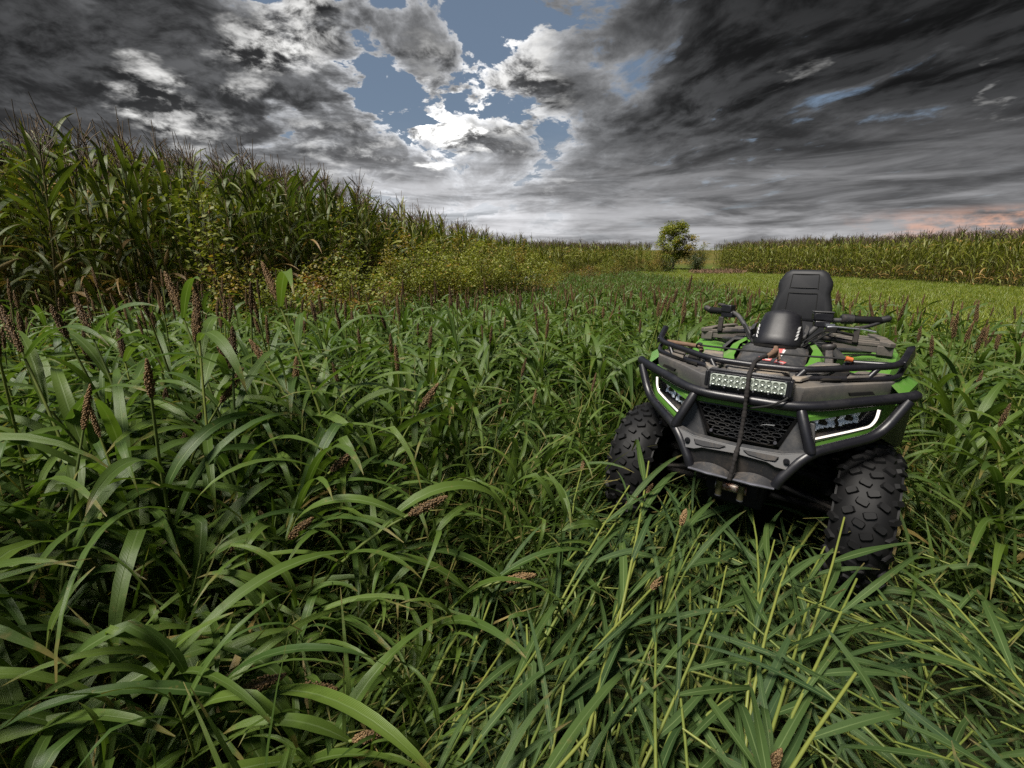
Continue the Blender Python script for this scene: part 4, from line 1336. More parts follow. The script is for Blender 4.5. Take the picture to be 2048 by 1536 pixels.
# ------------------------------------------------------------------ scattering masses (geometry nodes)
def scatter(name, meshes, xyz, rot, scl, label, cat):
    src = bpy.data.collections.new(name + '_kinds')
    for i, me in enumerate(meshes):
        src.objects.link(bpy.data.objects.new('%s_kind.%03d' % (name, i), me))
    xyz = np.asarray(xyz, np.float32); n = len(xyz)
    me = bpy.data.meshes.new(name); me.from_pydata([tuple(p) for p in xyz], [], [])
    a = me.attributes.new('rot', 'FLOAT_VECTOR', 'POINT'); a.data.foreach_set('vector', np.asarray(rot, np.float32).ravel())
    a = me.attributes.new('scl', 'FLOAT', 'POINT'); a.data.foreach_set('value', np.asarray(scl, np.float32))
    a = me.attributes.new('pick', 'INT', 'POINT'); a.data.foreach_set('value', np.random.RandomState(n).randint(0, len(meshes), n).astype(np.int32))
    o = obj(name, me); tag(o, label, cat, kind='stuff')
    ng = bpy.data.node_groups.new(name, 'GeometryNodeTree')
    ng.interface.new_socket('Geometry', in_out='INPUT', socket_type='NodeSocketGeometry')
    ng.interface.new_socket('Geometry', in_out='OUTPUT', socket_type='NodeSocketGeometry')
    N = ng.nodes; L = ng.links
    gi = N.new('NodeGroupInput'); go = N.new('NodeGroupOutput')
    ci = N.new('GeometryNodeCollectionInfo'); ci.inputs['Collection'].default_value = src; ci.inputs['Separate Children'].default_value = True; ci.inputs['Reset Children'].default_value = True
    ip = N.new('GeometryNodeInstanceOnPoints'); ip.inputs['Pick Instance'].default_value = True
    def at(nm, typ):
        x = N.new('GeometryNodeInputNamedAttribute'); x.data_type = typ; x.inputs[0].default_value = nm; return x.outputs[0]
    L.new(gi.outputs[0], ip.inputs['Points']); L.new(ci.outputs[0], ip.inputs['Instance'])
    L.new(at('pick', 'INT'), ip.inputs['Instance Index']); L.new(at('rot', 'FLOAT_VECTOR'), ip.inputs['Rotation']); L.new(at('scl', 'FLOAT'), ip.inputs['Scale'])
    L.new(ip.outputs[0], go.inputs[0])
    md = o.modifiers.new('scatter', 'NODES'); md.node_group = ng
    return o


RS = np.random.RandomState(11)
rnd = random.Random(4)


def jitter_grid(x0, x1, y0, y1, dens):
    s = 1 / math.sqrt(dens)
    gx, gy = np.meshgrid(np.arange(x0, x1, s), np.arange(y0, y1, s))
    n = gx.size
    return gx.ravel() + RS.uniform(-.5, .5, n) * s, gy.ravel() + RS.uniform(-.5, .5, n) * s


# ------------------------------------------------------------------ singled-out seed heads (world positions of the head's foot, head vector)
HEROES = [
    ((-1.692, 1.588, 1.111), (-.083, .047, .164), 'd', 'big dark brown seed head at the far left edge leaning left above the leaves'),
    ((-1.147, 1.704, 1.156), (-.013, .049, .173), 'd', 'tall thick upright seed head standing highest left of the field below the corn'),
    ((-1.719, 1.899, 1.122), (-.069, .042, .149), 'd', 'slender dark seed head leaning left just right of the big one at the left edge'),
    ((-1.306, 1.858, 1.215), (-.063, .043, .152), 'd', 'long dark seed head reaching up before the corn, beside the tall thick upright one'),
    ((-.954, 1.933, 1.252), (-.065, .043, .151), 'd', 'dark seed head that rises against the yellow weeds, leaning left'),
    ((-1.858, 2.196, .957), (-.031, .037, .131), 'd', 'short upright dark seed head low among leaves near the left edge'),
    ((-1.046, 1.709, 1.028), (-.002, .041, .144), 'd', 'straight upright narrow seed head below the tall thick one'),
    ((-1.096, 2.029, .972), (-.067, .027, .096), 'd', 'seed head bent over to the left beside the straight narrow one'),
    ((-1.133, 1.737, .881), (.084, .036, .125), 'd', 'dark seed head leaning right with a wide leaf arching from below it'),
    ((-1.325, 1.750, .707), (.074, .032, .114), 'd', 'rust brown seed head leaning right on a long bare slanting stalk'),
    ((-1.641, 1.706, .683), (.051, .030, .104), 'd', 'small seed head leaning right, leftmost of the low pair at the left'),
    ((-1.471, 1.568, .625), (.044, .035, .123), 'd', 'seed head leaning right, right one of the low pair at the left'),
    ((-1.563, 2.003, .734), (-.005, .033, .115), 'd', 'thin upright seed head half hidden between broad leaves at the left'),
    ((-1.021, 2.132, .838), (0, .036, .125), 'd', 'thin straight seed head alone among leaves left of the middle'),
    ((-.393, 1.896, .795), (.077, .030, .107), 'p', 'pale brown seed head leaning right in the middle of the field'),
    ((-.343, 2.225, .633), (.065, .021, .073), 'p', 'small pale seed head right behind the pale one in the middle'),
    ((-.653, 1.543, .684), (.083, .020, .069), 'd', 'reddish brown seed head leaning far right, below the pale one in the middle'),
    ((-.333, 1.341, .629), (.121, .016, .057), 'p', 'long thin pale seed head lying nearly level over the trampled edge'),
    ((-.751, 1.377, .517), (.079, .019, .066), 'd', 'dark seed head leaning right under a long arching leaf'),
    ((-.948, 1.314, .502), (.094, .016, .055), 'd', 'dark seed head leaning low to the right between the arching leaves'),
    ((-.672, .880, .423), (.126, .013, .046), 'd', 'large brown seed head lying over near the bottom, left of two end to end'),
    ((-.556, .942, .370), (.105, 0, 0), 'p', 'rust coloured seed head lying level at the bottom, right one of two end to end'),
    ((-.995, .819, .403), (.077, .010, .035), 'g', 'unripe grey green seed head low in the bottom left corner'),
    ((-.020, 1.351, .373), (.099, .005, .016), 'p', 'pale loose seed head lying level beside the trampled track'),
    ((.980, 1.259, .257), (.049, .009, .033), 'p', 'short pink brown seed head on a yellow stalk before the right front tyre'),
    ((.975, 1.136, .143), (.065, -.001, -.003), 'p', 'short brown seed head lying flat among the crushed leaves at the bottom right'),
    ((.641, 1.566, .448), (.019, .016, .055), 'p', 'small upright pale seed head right in front of the bull bar'),
    ((-.379, .841, .330), (.087, .007, .023), 'p', 'brown seed head at the bottom edge left of the trampled patch'),
    ((.597, .812, .260), (.038, .016, .057), 'p', 'stubby pale seed head at the bottom edge before the quad bike'),
]
for i, (B, hv, kd, lab) in enumerate(HEROES):
    hr = random.Random(100 + i)
    B = np.array(B); hv = np.array(hv); d = hv / np.linalg.norm(hv)
    zg = float(gz(B[0], B[1]))
    flatl = abs(d[2]) < .6
    ext = (B[2] - zg)
    G0 = np.array([B[0] - d[0] * ext * (.95 if flatl else .5) + hr.uniform(-.05, .05), B[1] - d[1] * ext * .5 + hr.uniform(-.05, .05), zg - .02])
    path = bez(G0 - B * np.array([1, 1, 0]), np.array([0, 0, B[2]]) - d * ext * .55, (0, 0, B[2]), 9)
    off = np.array([B[0], B[1], 0])
    P = Plant()
    lod_ = kd != 'd' and B[0] > .3
    P.add('stalk', *stem_geo(path, .0075, .0040, 7), hr.random(), M['lstalk'] if lod_ else M['sstalk'])
    nl = 6
    for k in range(nl):
        q = .28 + .70 * k / (nl - 1)
        p, t = point_on(path, q)
        az = math.atan2(d[1], d[0]) + (k % 2) * math.pi * (.5 if lod_ else 1) + hr.uniform(-.8, .8)
        el = R_(hr.uniform(25, 60) if not lod_ else hr.uniform(5, 40)); dr = R_(hr.uniform(70, 130) if not lod_ else hr.uniform(20, 70))
        Lf = hr.uniform(.42, .66) * (.75 if q > .9 else 1) * (.75 if lod_ else 1)
        g = leaf_geo(p, Lf, hr.uniform(.032, .048) * (.7 if lod_ else 1), az, el, dr, 11, .13, hr.uniform(-.9, .9), .04, hr, hr.uniform(1.0, 1.6), kink=.15)
        P.add('leaf', *g, hr.random() * .97, M['lleaf'] if lod_ else M['sleaf'])
    Vh, Fh, Uh, Th = head_geo(path[-1], hv, .0115 + .004 * (np.linalg.norm(hv) > .1), hr, 230, .0034)
    P.add('seed_head', Vh, Fh, Uh, Th, {'d': M['head'], 'p': M['headp'], 'g': M['sstalk']}[kd])
    stand_plant('sorghum_plant', split(P), tuple(off), (0, 0, 0), 1.0, lab, 'sorghum plant')

# ------------------------------------------------------------------ the standing sorghum
def kinds(fn, n, **kw): return [fn(rnd, **kw) for _ in range(n)]


near_h = [sorghum(rnd, h=rnd.uniform(.84, 1.0), head=True, nl=9) for _ in range(11)]
near_n = [sorghum(rnd, h=rnd.uniform(.80, .98), head=False, nl=10) for _ in range(15)]
nh_parts = [split(p) for p in near_h]; nn_parts = [split(p) for p in near_n]
nh_join = [joined(p, 'sorghum') for p in near_h]; nn_join = [joined(p, 'sorghum') for p in near_n]
far_h = [joined(sorghum(rnd, h=rnd.uniform(.70, .84), head=True, nl=6, lod=1, wide=1.15), 'sorghum_far') for _ in range(6)]
far_n = [joined(sorghum(rnd, h=rnd.uniform(.68, .82), head=False, nl=6, lod=1, wide=1.15), 'sorghum_far') for _ in range(5)]


def stand_mask(x, y):
    a, b = to_vehicle(x, y)
    bike = (np.abs(a) < .66) & (b > -2.25) & (b < .9)
    left = (x < trample_left(y)) | (y > 2.9)
    rightside = (a > .72) & (b < .15)
    ok = (left | rightside) & ~bike & ~((a > -.70) & (b > -.15) & (y < 2.9) & ~left)
    ok &= (x < sorghum_right(y)) & (x > corn_left(y) + .25)
    ok &= ~((np.hypot(x, y) < .62))
    return ok


x1, y1 = jitter_grid(-5, 7, -.4, 4.2, 30)
x2, y2 = jitter_grid(-7, 8, 4.2, 10, 17)
x3, y3 = jitter_grid(-7, 9, 10, 37, 11)
sx = np.concatenate([x1, x2, x3]); sy = np.concatenate([y1, y2, y3])
k = stand_mask(sx, sy) & in_frame(sx, sy)
sx, sy = sx[k], sy[k]
sd = np.hypot(sx, sy)
o_ = np.argsort(sd); sx, sy, sd = sx[o_], sy[o_], sd[o_]
n = len(sx)
va, vb = to_vehicle(sx, sy)
edge = np.clip(1 - (trample_left(sy) - sx) / 1.3, 0, 1) * (sy < 3.2) * (sx < trample_left(sy) + .01)
scl = RS.uniform(.86, 1.08, n) * np.interp(sd, [3, 6, 14, 25], [1.0, .94, .84, .72]) * np.where(sd < 1.6, np.interp(sd, [.6, 1.6], [.58, .92]), 1.0) * (1 - .38 * edge)
rightp = (va > .6) & (sy < 4.6)
scl = scl * np.where(rightp, .92, 1.0)
tilt = np.abs(RS.normal(0, .10, n)) + .55 * edge * RS.uniform(.4, 1.2, n) + np.where(sd < 1.7, .22, 0) * RS.uniform(0, 1, n)
taz = RS.uniform(0, 6.28, n)
taz = np.where((edge > .2) | (sd < 1.7), RS.normal(.45, .5, n), taz)            # the edge leans over into the track
spin = RS.uniform(0, 6.28, n)
headp = RS.uniform(0, 1, n) < np.where(sd < 4, np.where(edge > .25, .08, .20), np.where(sd < 9, .42, .6))
headp &= ~((sd < 1.5))


def tilt_euler(spin, tilt, az):
    q = Matrix.Rotation(az, 3, 'Z') @ Matrix.Rotation(tilt, 3, 'Y') @ Matrix.Rotation(spin - az, 3, 'Z')
    return q.to_euler()


eul = [tilt_euler(spin[i], tilt[i], taz[i]) for i in range(n)]
pz = gz(sx, sy) - .01
NEAR_N = 170
infr = in_frame(sx, sy, 1.0, .15)
solo = np.zeros(n, bool); solo[np.where(infr)[0][:NEAR_N]] = True


def picture_xy(x, y, z):
    f = .5 / math.tan(R_(HFOV / 2))
    dz = z - CAM_H; dep = y * math.cos(CAM_PITCH) - dz * math.sin(CAM_PITCH); up = y * math.sin(CAM_PITCH) + dz * math.cos(CAM_PITCH)
    return .5 + f * x / dep, .375 - f * up / dep


for i in np.where(solo)[0]:
    h = int(headp[i]); r = int(rightp[i])
    u, v = picture_xy(sx[i], sy[i], .75)
    look = ('headless' if not h else 'dark headed') + (' leaning' if tilt[i] > .30 else ' upright')
    if r:
        where = 'right of the quad bike, ' + ('near the picture edge' if u > .93 else 'close to the bike')
    else:
        row = 'front of the crop' if v > .50 else 'nearer part of the crop' if v > .36 else 'crop farther back'
        where = 'in the %s, %s' % (row, 'at the left edge' if u < .06 else 'far left' if u < .14 else 'left of the middle' if u < .22 else 'left of centre' if u < .30 else 'in the middle' if u < .46 else 'towards the quad bike')
    lab = '%s sorghum plant %s' % (look, where)
    ps = nh_parts[rnd.randrange(len(nh_parts))] if h else nn_parts[rnd.randrange(len(nn_parts))]
    stand_plant('sorghum_plant', ps, (sx[i], sy[i], pz[i]), eul[i], scl[i], lab, 'sorghum plant', '%s sorghum %s' % (look, where))
rest = ~solo
E3 = np.array([tuple(e) for e in eul]); XYZ = np.c_[sx, sy, pz]
near = rest & (sd < 5.5)
for nm, msk, ms, lab in (('sorghum_stand', near & headp, nh_join, 'headed sorghum growing thick behind the nearest plants'), ('sorghum_stand', near & ~headp, nn_join, 'leafy sorghum growing thick behind the nearest plants'),
                         ('sorghum_field', rest & (sd >= 5.5) & headp, far_h, 'far part of the sorghum field with rows of dark seed heads'), ('sorghum_field', rest & (sd >= 5.5) & ~headp, far_n, 'far part of the sorghum field, green leaves between the heads')):
    scatter(nm, ms, XYZ[msk], E3[msk], scl[msk], lab, 'sorghum')

# ------------------------------------------------------------------ crushed sorghum before the bike
lod_n = [lodged(rnd, False, rnd.uniform(.8, 1.15), 7, rnd.uniform(.10, .26)) for _ in range(9)]
lod_h = [lodged(rnd, True, rnd.uniform(.8, 1.1), 6, rnd.uniform(.16, .30)) for _ in range(3)]
ln_parts = [split(p) for p in lod_n]; lh_parts = [split(p) for p in lod_h]
ln_join = [joined(p, 'lodged') for p in lod_n]
lx, ly = jitter_grid(-1.4, 4.2, -.4, 3.2, 70)
a_, b_ = to_vehicle(lx, ly)
k = (lx > trample_left(ly) - .55) & in_frame(lx, ly, 1.35, 1.1) & ~((np.abs(a_) < .75) & (b_ < .32) & (b_ > -2.2)) & (b_ > -.35) & (np.hypot(lx, ly) > .35)
lx, ly, a_, b_ = lx[k], ly[k], a_[k], b_[k]
o_ = np.argsort(np.hypot(lx, ly)); lx, ly, a_, b_ = lx[o_], ly[o_], a_[o_], b_[o_]
n = len(lx)
# between the wheels the stalks point to the bike, in the wheel tracks they lie every way, at the left they lean across to the right
strip = (np.abs(a_) < .34)
lsp = np.where(strip, RS.normal(1.02, .22, n), np.where(a_ < -.3, RS.normal(.55, .40, n), RS.normal(1.9, .9, n)))
ltl = np.where(strip, RS.uniform(-.25, .05, n), np.where(np.abs(a_) < .80, RS.uniform(-.02, .12, n), RS.uniform(-.25, .04, n)))
ltl = np.where((b_ < 1.0) & (np.abs(a_) < .95), np.maximum(ltl, -.03), ltl)
lsc = RS.uniform(.75, 1.05, n) * np.where(strip, 1.0, .85)
lz = gz(lx, ly) + RS.uniform(0, .05, n)
lel = [Euler((RS.uniform(-.9, .9), 0, 0)).to_matrix() for _ in range(n)]
lel = [(Matrix.Rotation(lsp[i], 3, 'Z') @ Matrix.Rotation(ltl[i], 3, 'Y') @ lel[i]).to_euler() for i in range(n)]
infr = in_frame(lx, ly, 1.0, .1)
solo = np.zeros(n, bool); solo[np.where(infr & (RS.uniform(0, 1, n) < .55))[0][:100]] = True
for i in np.where(solo)[0]:
    h = strip[i] and rnd.random() < .16
    u, v = picture_xy(lx[i], ly[i], .15)
    near_ = 'near the picture bottom' if v > .62 else 'midway to the quad bike' if v > .54 else 'close before the bull bar'
    side_ = 'left' if a_[i] < -.12 else 'right' if a_[i] > .12 else 'middle'
    if strip[i]: lab = 'flat sorghum stalk %s, %s of the uncrushed strip, %s' % ('with pale head' if h else 'with green leaves', side_, near_)
    elif a_[i] < 0: lab = 'crushed leafy sorghum stalk in the left wheel track, %s' % near_.replace('close before the bull bar', 'by the tyre')
    else: lab = 'crushed sorghum stalk on the flattened right side, %s' % near_.replace('close before the bull bar', 'by the tyre')
    grp = lab.replace('stalk', 'stalks')
    ps = lh_parts[rnd.randrange(len(lh_parts))] if h else ln_parts[rnd.randrange(len(ln_parts))]
    stand_plant('flattened_sorghum', ps, (lx[i], ly[i], lz[i]), lel[i], lsc[i], lab, 'flattened sorghum', grp)
rest = ~solo
scatter('trampled_sorghum', ln_join, np.c_[lx, ly, lz][rest], np.array([tuple(e) for e in lel])[rest], lsc[rest], 'trampled mat of sorghum leaves and stalks around the front wheels', 'trampled crop')

# ------------------------------------------------------------------ thin grass under and between
thin = [joined(tuft(rnd, M['grass'], 24, rnd.uniform(.42, .70), rnd.uniform(.007, .014), .13, (20, 120), 6), 'thin_grass') for _ in range(8)]
gx, gy = jitter_grid(-4.6, 5, -.4, 5.6, 48)
a_, b_ = to_vehicle(gx, gy)
k = in_frame(gx, gy) & ~((np.abs(a_) < .58) & (b_ > -2.1) & (b_ < .25)) & (np.hypot(gx, gy) > .5)
k &= (gx > trample_left(gy) - 1.3) | (RS.uniform(0, 1, len(gx)) < .6)
k &= (gx < sorghum_right(gy)) & (gx > corn_left(gy) + .2)
k &= ~((gx > trample_left(gy)) & (b_ > -.1) & (RS.uniform(0, 1, len(gx)) < .6))
gx, gy, a_, b_ = gx[k], gy[k], a_[k], b_[k]
n = len(gx)
flatg = (gx > trample_left(gy)) & (b_ > -.1)
gs = RS.uniform(.6, 1.15, n) * np.where(flatg, .65, np.where(np.hypot(gx, gy) > 1.5, 1.3, .9))
ge = np.array([tuple(tilt_euler(RS.uniform(0, 6.28), abs(RS.normal(0, .2)) + (.8 * RS.uniform(.5, 1.4) if flatg[i] else 0), RS.uniform(0, 6.28))) for i in range(n)])
scatter('field_grass', thin, np.c_[gx, gy, gz(gx, gy) - .01], ge, gs, 'thin green grass growing between the crop stalks', 'grass')

# low bright grass beyond the crop, up to the corn and along the lane
lawn = [joined(tuft(rnd, M['lawn'], 34, rnd.uniform(.24, .38), .011, .24, (30, 120), 4), 'low_grass') for _ in range(5)]
gx, gy = jitter_grid(3.5, 28, 4.6, 62, 13)
k = (gx > sorghum_right(gy) - .4) & (gx < corn_right(gy) + .3) & in_frame(gx, gy, 1.05, 1) & (gx > corn_left(gy) + .2)
k &= RS.uniform(0, 1, len(gx)) < np.interp(gy, [5, 20, 62], [1, .8, .45])
gx, gy = gx[k], gy[k]; n = len(gx)
gh = np.interp(np.hypot(gx - sorghum_right(gy), 0), [0, 3, 8], [1.45, 1.0, .75]) * np.interp(gy, [5, 25, 50], [1.15, .9, .6])
scatter('low_grass', lawn, np.c_[gx, gy, gz(gx, gy) - .01], np.c_[RS.normal(0, .15, n), RS.normal(0, .15, n), RS.uniform(0, 6.28, n)], gh * RS.uniform(.75, 1.2, n), 'bright low grass between the sorghum and the right corn field', 'grass')

# ------------------------------------------------------------------ corn
cn = [corn(rnd, rnd.uniform(2.35, 2.6), 0) for _ in range(7)]
cn_parts = [split(p) for p in cn]
cm = [joined(corn(rnd, rnd.uniform(2.25, 2.5), 1, ripe=(i % 2 == 0), dry=.15), 'corn_mid') for i in range(8)]
cf = [joined(corn(rnd, rnd.uniform(2.1, 2.35), 2, ripe=True, dry=.07), 'corn_far') for i in range(8)]


def corn_rows(edge_fn, side, y0, y1, rows, along, across=.62):
    px, py = [], []
    for r in range(rows):
        yy = np.arange(y0, y1, along) + RS.uniform(-.06, .06, len(np.arange(y0, y1, along)))
        px.append(edge_fn(yy) + side * (r * across + RS.uniform(0, .16, len(yy)))); py.append(yy)
    return np.concatenate(px), np.concatenate(py)


cx, cy = corn_rows(corn_left, -1, 3.2, 16, 10, .15, .55)
cx2, cy2 = corn_rows(corn_left, -1, 16, 52, 10, .20, .8)
cx = np.concatenate([cx, cx2]); cy = np.concatenate([cy, cy2])
k = in_frame(cx, cy, 1.12, 1.0); cx, cy = cx[k], cy[k]
o_ = np.argsort(np.hypot(cx, cy)); cx, cy = cx[o_], cy[o_]; cd = np.hypot(cx, cy); n = len(cx)
csc = RS.uniform(.95, 1.07, n) * np.interp(cd, [5, 7, 9, 12, 20, 30], [.87, .90, .98, 1.12, 1.12, 1.04])
ct = np.abs(RS.normal(0, .07, n)) + .05; caz = RS.normal(2.6, .8, n)
ce = [tilt_euler(RS.uniform(0, 6.28), ct[i], caz[i]) for i in range(n)]
cz = gz(cx, cy)
depth = corn_left(cy) - cx                                           # 0 at the edge of the field
infr = in_frame(cx, cy, 1.0, .3)
cand = np.where(infr & (depth < 1.1))[0]
full = cand[:85]; plain = cand[85:295]
solo = np.zeros(n, bool); solo[full] = True; solo[plain] = True
def corn_label(i, look):
    u, v = picture_xy(cx[i], cy[i], 1.4)
    row = 'first row' if depth[i] < .4 else 'second row'
    where = 'at the picture edge' if u < .07 else 'left of the weeds' if u < .19 else 'behind the brown weeds' if u < .32 else 'behind the tall bushes' if u < .48 else 'far along the field'
    lab = '%s in the %s of the field, %s' % (look, row, where)
    return lab, 'corn plant', lab.replace('plant', 'plants')


for i in full:
    stand_plant('corn_plant', cn_parts[rnd.randrange(7)], (cx[i], cy[i], cz[i]), ce[i], csc[i], *corn_label(i, 'tall tasselled corn plant'))
for i in plain:
    stand_plant('corn_plant', None, (cx[i], cy[i], cz[i]), ce[i], csc[i], *corn_label(i, 'slender tasselled corn plant'), single=cm[rnd.randrange(8)])
rest = ~solo
CE = np.array([tuple(e) for e in ce]); CX = np.c_[cx, cy, cz]
scatter('corn_field', cm, CX[rest & (cd < 20)], CE[rest & (cd < 20)], csc[rest & (cd < 20)], 'inner rows of the left corn field', 'corn field')
scatter('corn_field', cf, CX[rest & (cd >= 20)], CE[rest & (cd >= 20)], csc[rest & (cd >= 20)], 'far end of the left corn field, yellowing at the top', 'corn field')
rx, ry = corn_rows(corn_right, 1, 12, 47.5, 12, .17, .7)
k = in_frame(rx, ry, 1.15, 2); rx, ry = rx[k], ry[k]; n = len(rx)
scatter('corn_field', cf, np.c_[rx, ry, gz(rx, ry)], np.array([tuple(tilt_euler(RS.uniform(0, 6.28), abs(RS.normal(0, .06)), RS.uniform(0, 6.28))) for i in range(n)]), RS.uniform(.94, 1.10, n), 'wall of ripening corn across the right side behind the grass', 'corn field')
# back rows closing the head of the right field
bx, by = jitter_grid(19.5, 60, 46.5, 54, 5)
k = in_frame(bx, by, 1.1, 2) & (bx > 19.9 + (by - 46.5) * .46); bx, by = bx[k], by[k]; n = len(bx)
scatter('corn_field', cf, np.c_[bx, by, gz(bx, by)], np.c_[np.zeros(n), np.zeros(n), RS.uniform(0, 6.28, n)], RS.uniform(.9, 1.05, n), 'back rows of the right corn field', 'corn field')

# ------------------------------------------------------------------ weeds and bushes along the left corn
def bush(rnd, h, w, nst, nleaf, m, m2=None, size=.05, dryp=.08, spiky=.3):
    P = Plant(); ends = []
    Vs, Fs, Us = [], [], []
    for i in range(nst):
        a = rnd.uniform(0, 6.28); r = w * rnd.random() ** .6; hh = h * (1 - .45 * (r / w) ** 2) * rnd.uniform(.72, 1.0)
        path = bez((r * .25 * math.cos(a), r * .25 * math.sin(a), 0), (r * .5 * math.cos(a), r * .5 * math.sin(a), hh * .6), (r * math.cos(a), r * math.sin(a), hh), 6)
        v, f, u = stem_geo(path, .007, .0025, 4); k = len(Vs); Vs += v; Fs += [tuple(j + k for j in q) for q in f]; Us += u
        ends.append((path, hh))
    P.add('stem', Vs, Fs, Us, rnd.random(), M['twig'])
    pa, pb = [], []
    for i in range(nleaf):
        path, hh = rnd.choice(ends); q = 1 - rnd.random() ** 1.25 * .9
        p, t = point_on(path, q); s = .11 * (1.25 - q) + .02
        p = p + np.array([rnd.gauss(0, s), rnd.gauss(0, s), rnd.gauss(0, s * .8)])
        if p[2] < .02: p[2] = abs(p[2]) + .02
        (pb if (m2 is not None and math.sin(p[0] * 7 + 1) + math.sin(p[1] * 6) + math.sin(p[2] * 5.3) > .55) else pa).append(p)
    leafy(rnd, pa, size, m, P, 'foliage', dryp)
    if pb: leafy(rnd, pb, size, m2, P, 'yellow_foliage', dryp * 2)
    return P


BK = {
    'g': [split(bush(rnd, 1.5, .75, 22, 5200, M['bush'], M['bushy'], .042, .03)) for _ in range(2)],
    'y': [split(bush(rnd, 1.15, .75, 22, 4800, M['bush'], M['bushy'], .040, .04)) for _ in range(2)],
    'd': [split(bush(rnd, .9, .55, 12, 1500, M['bushd'], None, .060)) for _ in range(1)],
    'b': [split(bush(rnd, 1.0, .6, 16, 2400, M['bushy'], M['bushd'], .042, .4)) for _ in range(1)],
    't': [split(bush(rnd, 1.95, .35, 9, 900, M['bush'], None, .055, .06)) for _ in range(2)],
}
BUSH = [
    (-3.55, 6.6, 'y', .90, 'yellow leaved weed clump before the corn, leftmost of the weeds', ),
    (-3.30, 7.5, 'b', .95, 'rust brown seeding weed clump against the corn stalks',),
    (-3.05, 8.3, 'y', 1.05, 'yellow and green weed clump just right of the rust brown one',),
    (-2.75, 9.4, 'b', .85, 'low brown weed clump at the foot of the corn',),
    (-2.85, 10.4, 'g', 1.0, 'green leafy weed under the last tall corn tassels at the left',),
    (-2.30, 11.2, 'g', 1.15, 'big green bush with yellow patches, left one of the tall bushes',),
    (-1.75, 11.9, 'y', 1.05, 'low yellowing bush in front of the tall bushes',),
    (-1.55, 13.0, 'g', 1.22, 'tall green bush in the middle of the weed row',),
    (-.95, 13.6, 'd', 1.0, 'dark green low bush in the middle of the weed row',),
    (-.75, 14.6, 'g', 1.18, 'green bush with spiky top right of the dark low bush',),
    (-.35, 15.5, 'y', 1.15, 'yellow green bush near the right end of the weed row',),
    (.15, 16.3, 'd', 1.25, 'dark bluish bush near the right end of the weed row',),
    (.10, 17.8, 'g', 1.25, 'tall green bush at the right end of the weed row',),
    (.75, 20.0, 'y', 1.15, 'yellow green weed clump before the far corn',),
    (2.2, 24.5, 'y', 1.1, 'yellow weed clump low in front of the far corn',),
    (4.6, 29.0, 'b', 1.0, 'brown dry weed clump before the far corn',),
    (6.6, 32.5, 'y', 1.15, 'bright yellow weed clump before the far corn',),
    (-1.95, 12.0, 't', 1.10, 'thin tall weed with dark tips rising above the left tall bush',),
    (-1.10, 13.9, 't', 1.15, 'thin tall weed rising above the middle bushes',),
    (-.30, 15.2, 't', 1.15, 'thin tall weed with bare tip against the sky near the right end of the row',),
    (-4.15, 6.5, 't', 1.20, 'dark tall weed standing among the tassels of the near left corn',),
    (-3.45, 9.4, 't', 1.22, 'tall weed poking above the corn left of the tall bushes',),
    (13.4, 45.5, 'g', 1.35, 'round green bush left of the tree at the end of the lane',),
    (14.7, 46.0, 'd', 1.6, 'dark green bush beside the round one near the tree',),
    (18.6, 49.0, 'd', 1.75, 'very dark bush under the tree',),
    (20.2, 52.0, 'g', 1.55, 'green bush just right of the tree',),
]
for i, (x, y, kd, sc, lab) in enumerate(BUSH):
    ps = BK[kd][i % len(BK[kd])]
    sc *= (1.08 if kd == 't' else 1.34) if y < 36 else 1.0
    if y < 22: x += .25; y -= .3
    stand_plant('bush' if kd != 't' else 'tall_weed', ps, (x, y, float(gz(x, y)) - .02), (0, 0, rnd.uniform(0, 6.28)), sc * (1.0 if y < 40 else 1.35), lab, 'bush' if kd != 't' else 'weed')

# undergrowth closing the foot of the left corn
ug = [joined(bush(rnd, .55, .45, 8, 420, M['bush'], M['bushy'], .07, .15), 'undergrowth') for _ in range(5)]
uy = RS.uniform(4.4, 34, 520); ux = corn_left(uy) + RS.uniform(-.5, .75, 520); k = in_frame(ux, uy); ux, uy = ux[k], uy[k]; n = len(ux)
scatter('undergrowth', ug, np.c_[ux, uy, gz(ux, uy)], np.c_[np.zeros(n), np.zeros(n), RS.uniform(0, 6.28, n)], RS.uniform(.6, 1.25, n), 'low broad leaved weeds along the foot of the left corn', 'weeds')

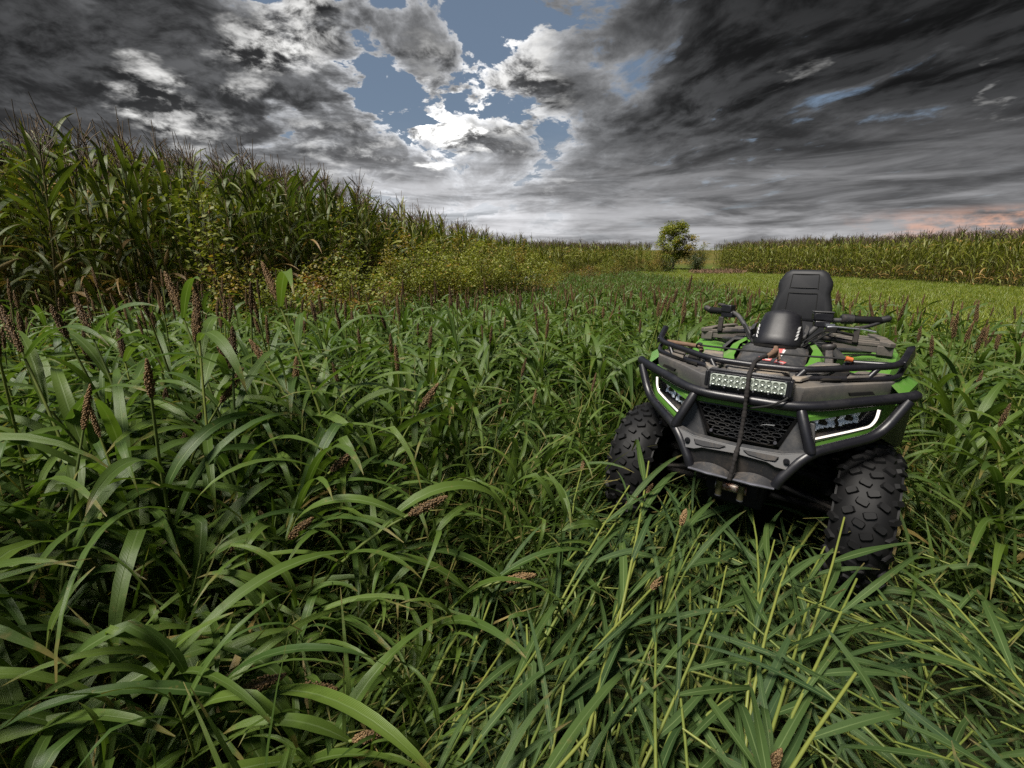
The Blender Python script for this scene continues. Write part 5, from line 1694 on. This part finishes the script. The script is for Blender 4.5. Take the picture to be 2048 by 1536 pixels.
# ------------------------------------------------------------------ the tree at the end of the lane
TX, TY = 17.3, 52.0
tree = empty('tree', (TX, TY, float(gz(TX, TY))))
tree.scale = (.9, .9, .95)
tag(tree, 'lone round tree with yellowing right side at the end of the grass lane', 'tree')
tr = random.Random(8)
P = Plant(); V, F, U = [], [], []
def addstem(path, r0, r1):
    v, f, u = stem_geo(path, r0, r1, 7); k = len(V); V.extend(v); F.extend([tuple(j + k for j in q) for q in f]); U.extend(u)
addstem([(0, 0, -.1), (.05, 0, .8), (.0, .05, 1.8), (.08, 0, 3.2), (.1, 0, 4.6)], .16, .03)
blobs = []
for i in range(70):
    z = tr.uniform(1.0, 5.0); a = tr.uniform(0, 6.28)
    rm = np.interp(z, [1.0, 2.0, 3.2, 4.4, 5.2], [1.5, 2.0, 2.1, 1.7, .7]) * tr.uniform(.2, 1.0) ** .5
    c = np.array([rm * math.cos(a), rm * math.sin(a), z]); blobs.append((c, tr.uniform(.38, .66)))
    addstem([(0.04, 0, max(.9, z - 1.2)), (c[0] * .5, c[1] * .5, z - .35), tuple(c)], .035, .01)
P.add('trunk', V, F, U, .5, M['bark'])
ga, ya = [], []
for c, r in blobs:
    for k in range(150):
        d = np.array([tr.gauss(0, 1), tr.gauss(0, 1), tr.gauss(0, 1)]); d /= np.linalg.norm(d)
        p = c + d * r * tr.uniform(.45, 1.08) * np.array([1, 1, .8])
        yel = p[0] > .75 and p[2] < 3.4 + .5 * math.sin(p[2] * 4) and tr.random() < .8
        (ya if yel else ga).append(p)
leafy(tr, ga, .19, M['bush'], P, 'crown', .04)
leafy(tr, ya, .19, M['bushy'], P, 'yellow_foliage', .05)
for nm, me in split(P): obj(nm, me, tree)

# brown dead leaves heaped at the corner of the right corn field
dl = [joined(tuft(rnd, M['dead'], 30, .30, .05, .35, (10, 70), 3), 'dead_leaves') for _ in range(3)]
gx, gy = jitter_grid(15.5, 20.0, 39, 44, 7); k = ((gx - 17.6) / 2.2) ** 2 + ((gy - 41.5) / 2.2) ** 2 < 1; gx, gy = gx[k], gy[k]; n = len(gx)
scatter('dead_leaves', dl, np.c_[gx, gy, gz(gx, gy)], np.c_[RS.normal(0, .5, n), RS.normal(0, .5, n), RS.uniform(0, 6.28, n)], RS.uniform(.7, 1.2, n), 'reddish brown heap of dead leaves at the corner of the right corn', 'dead leaves')
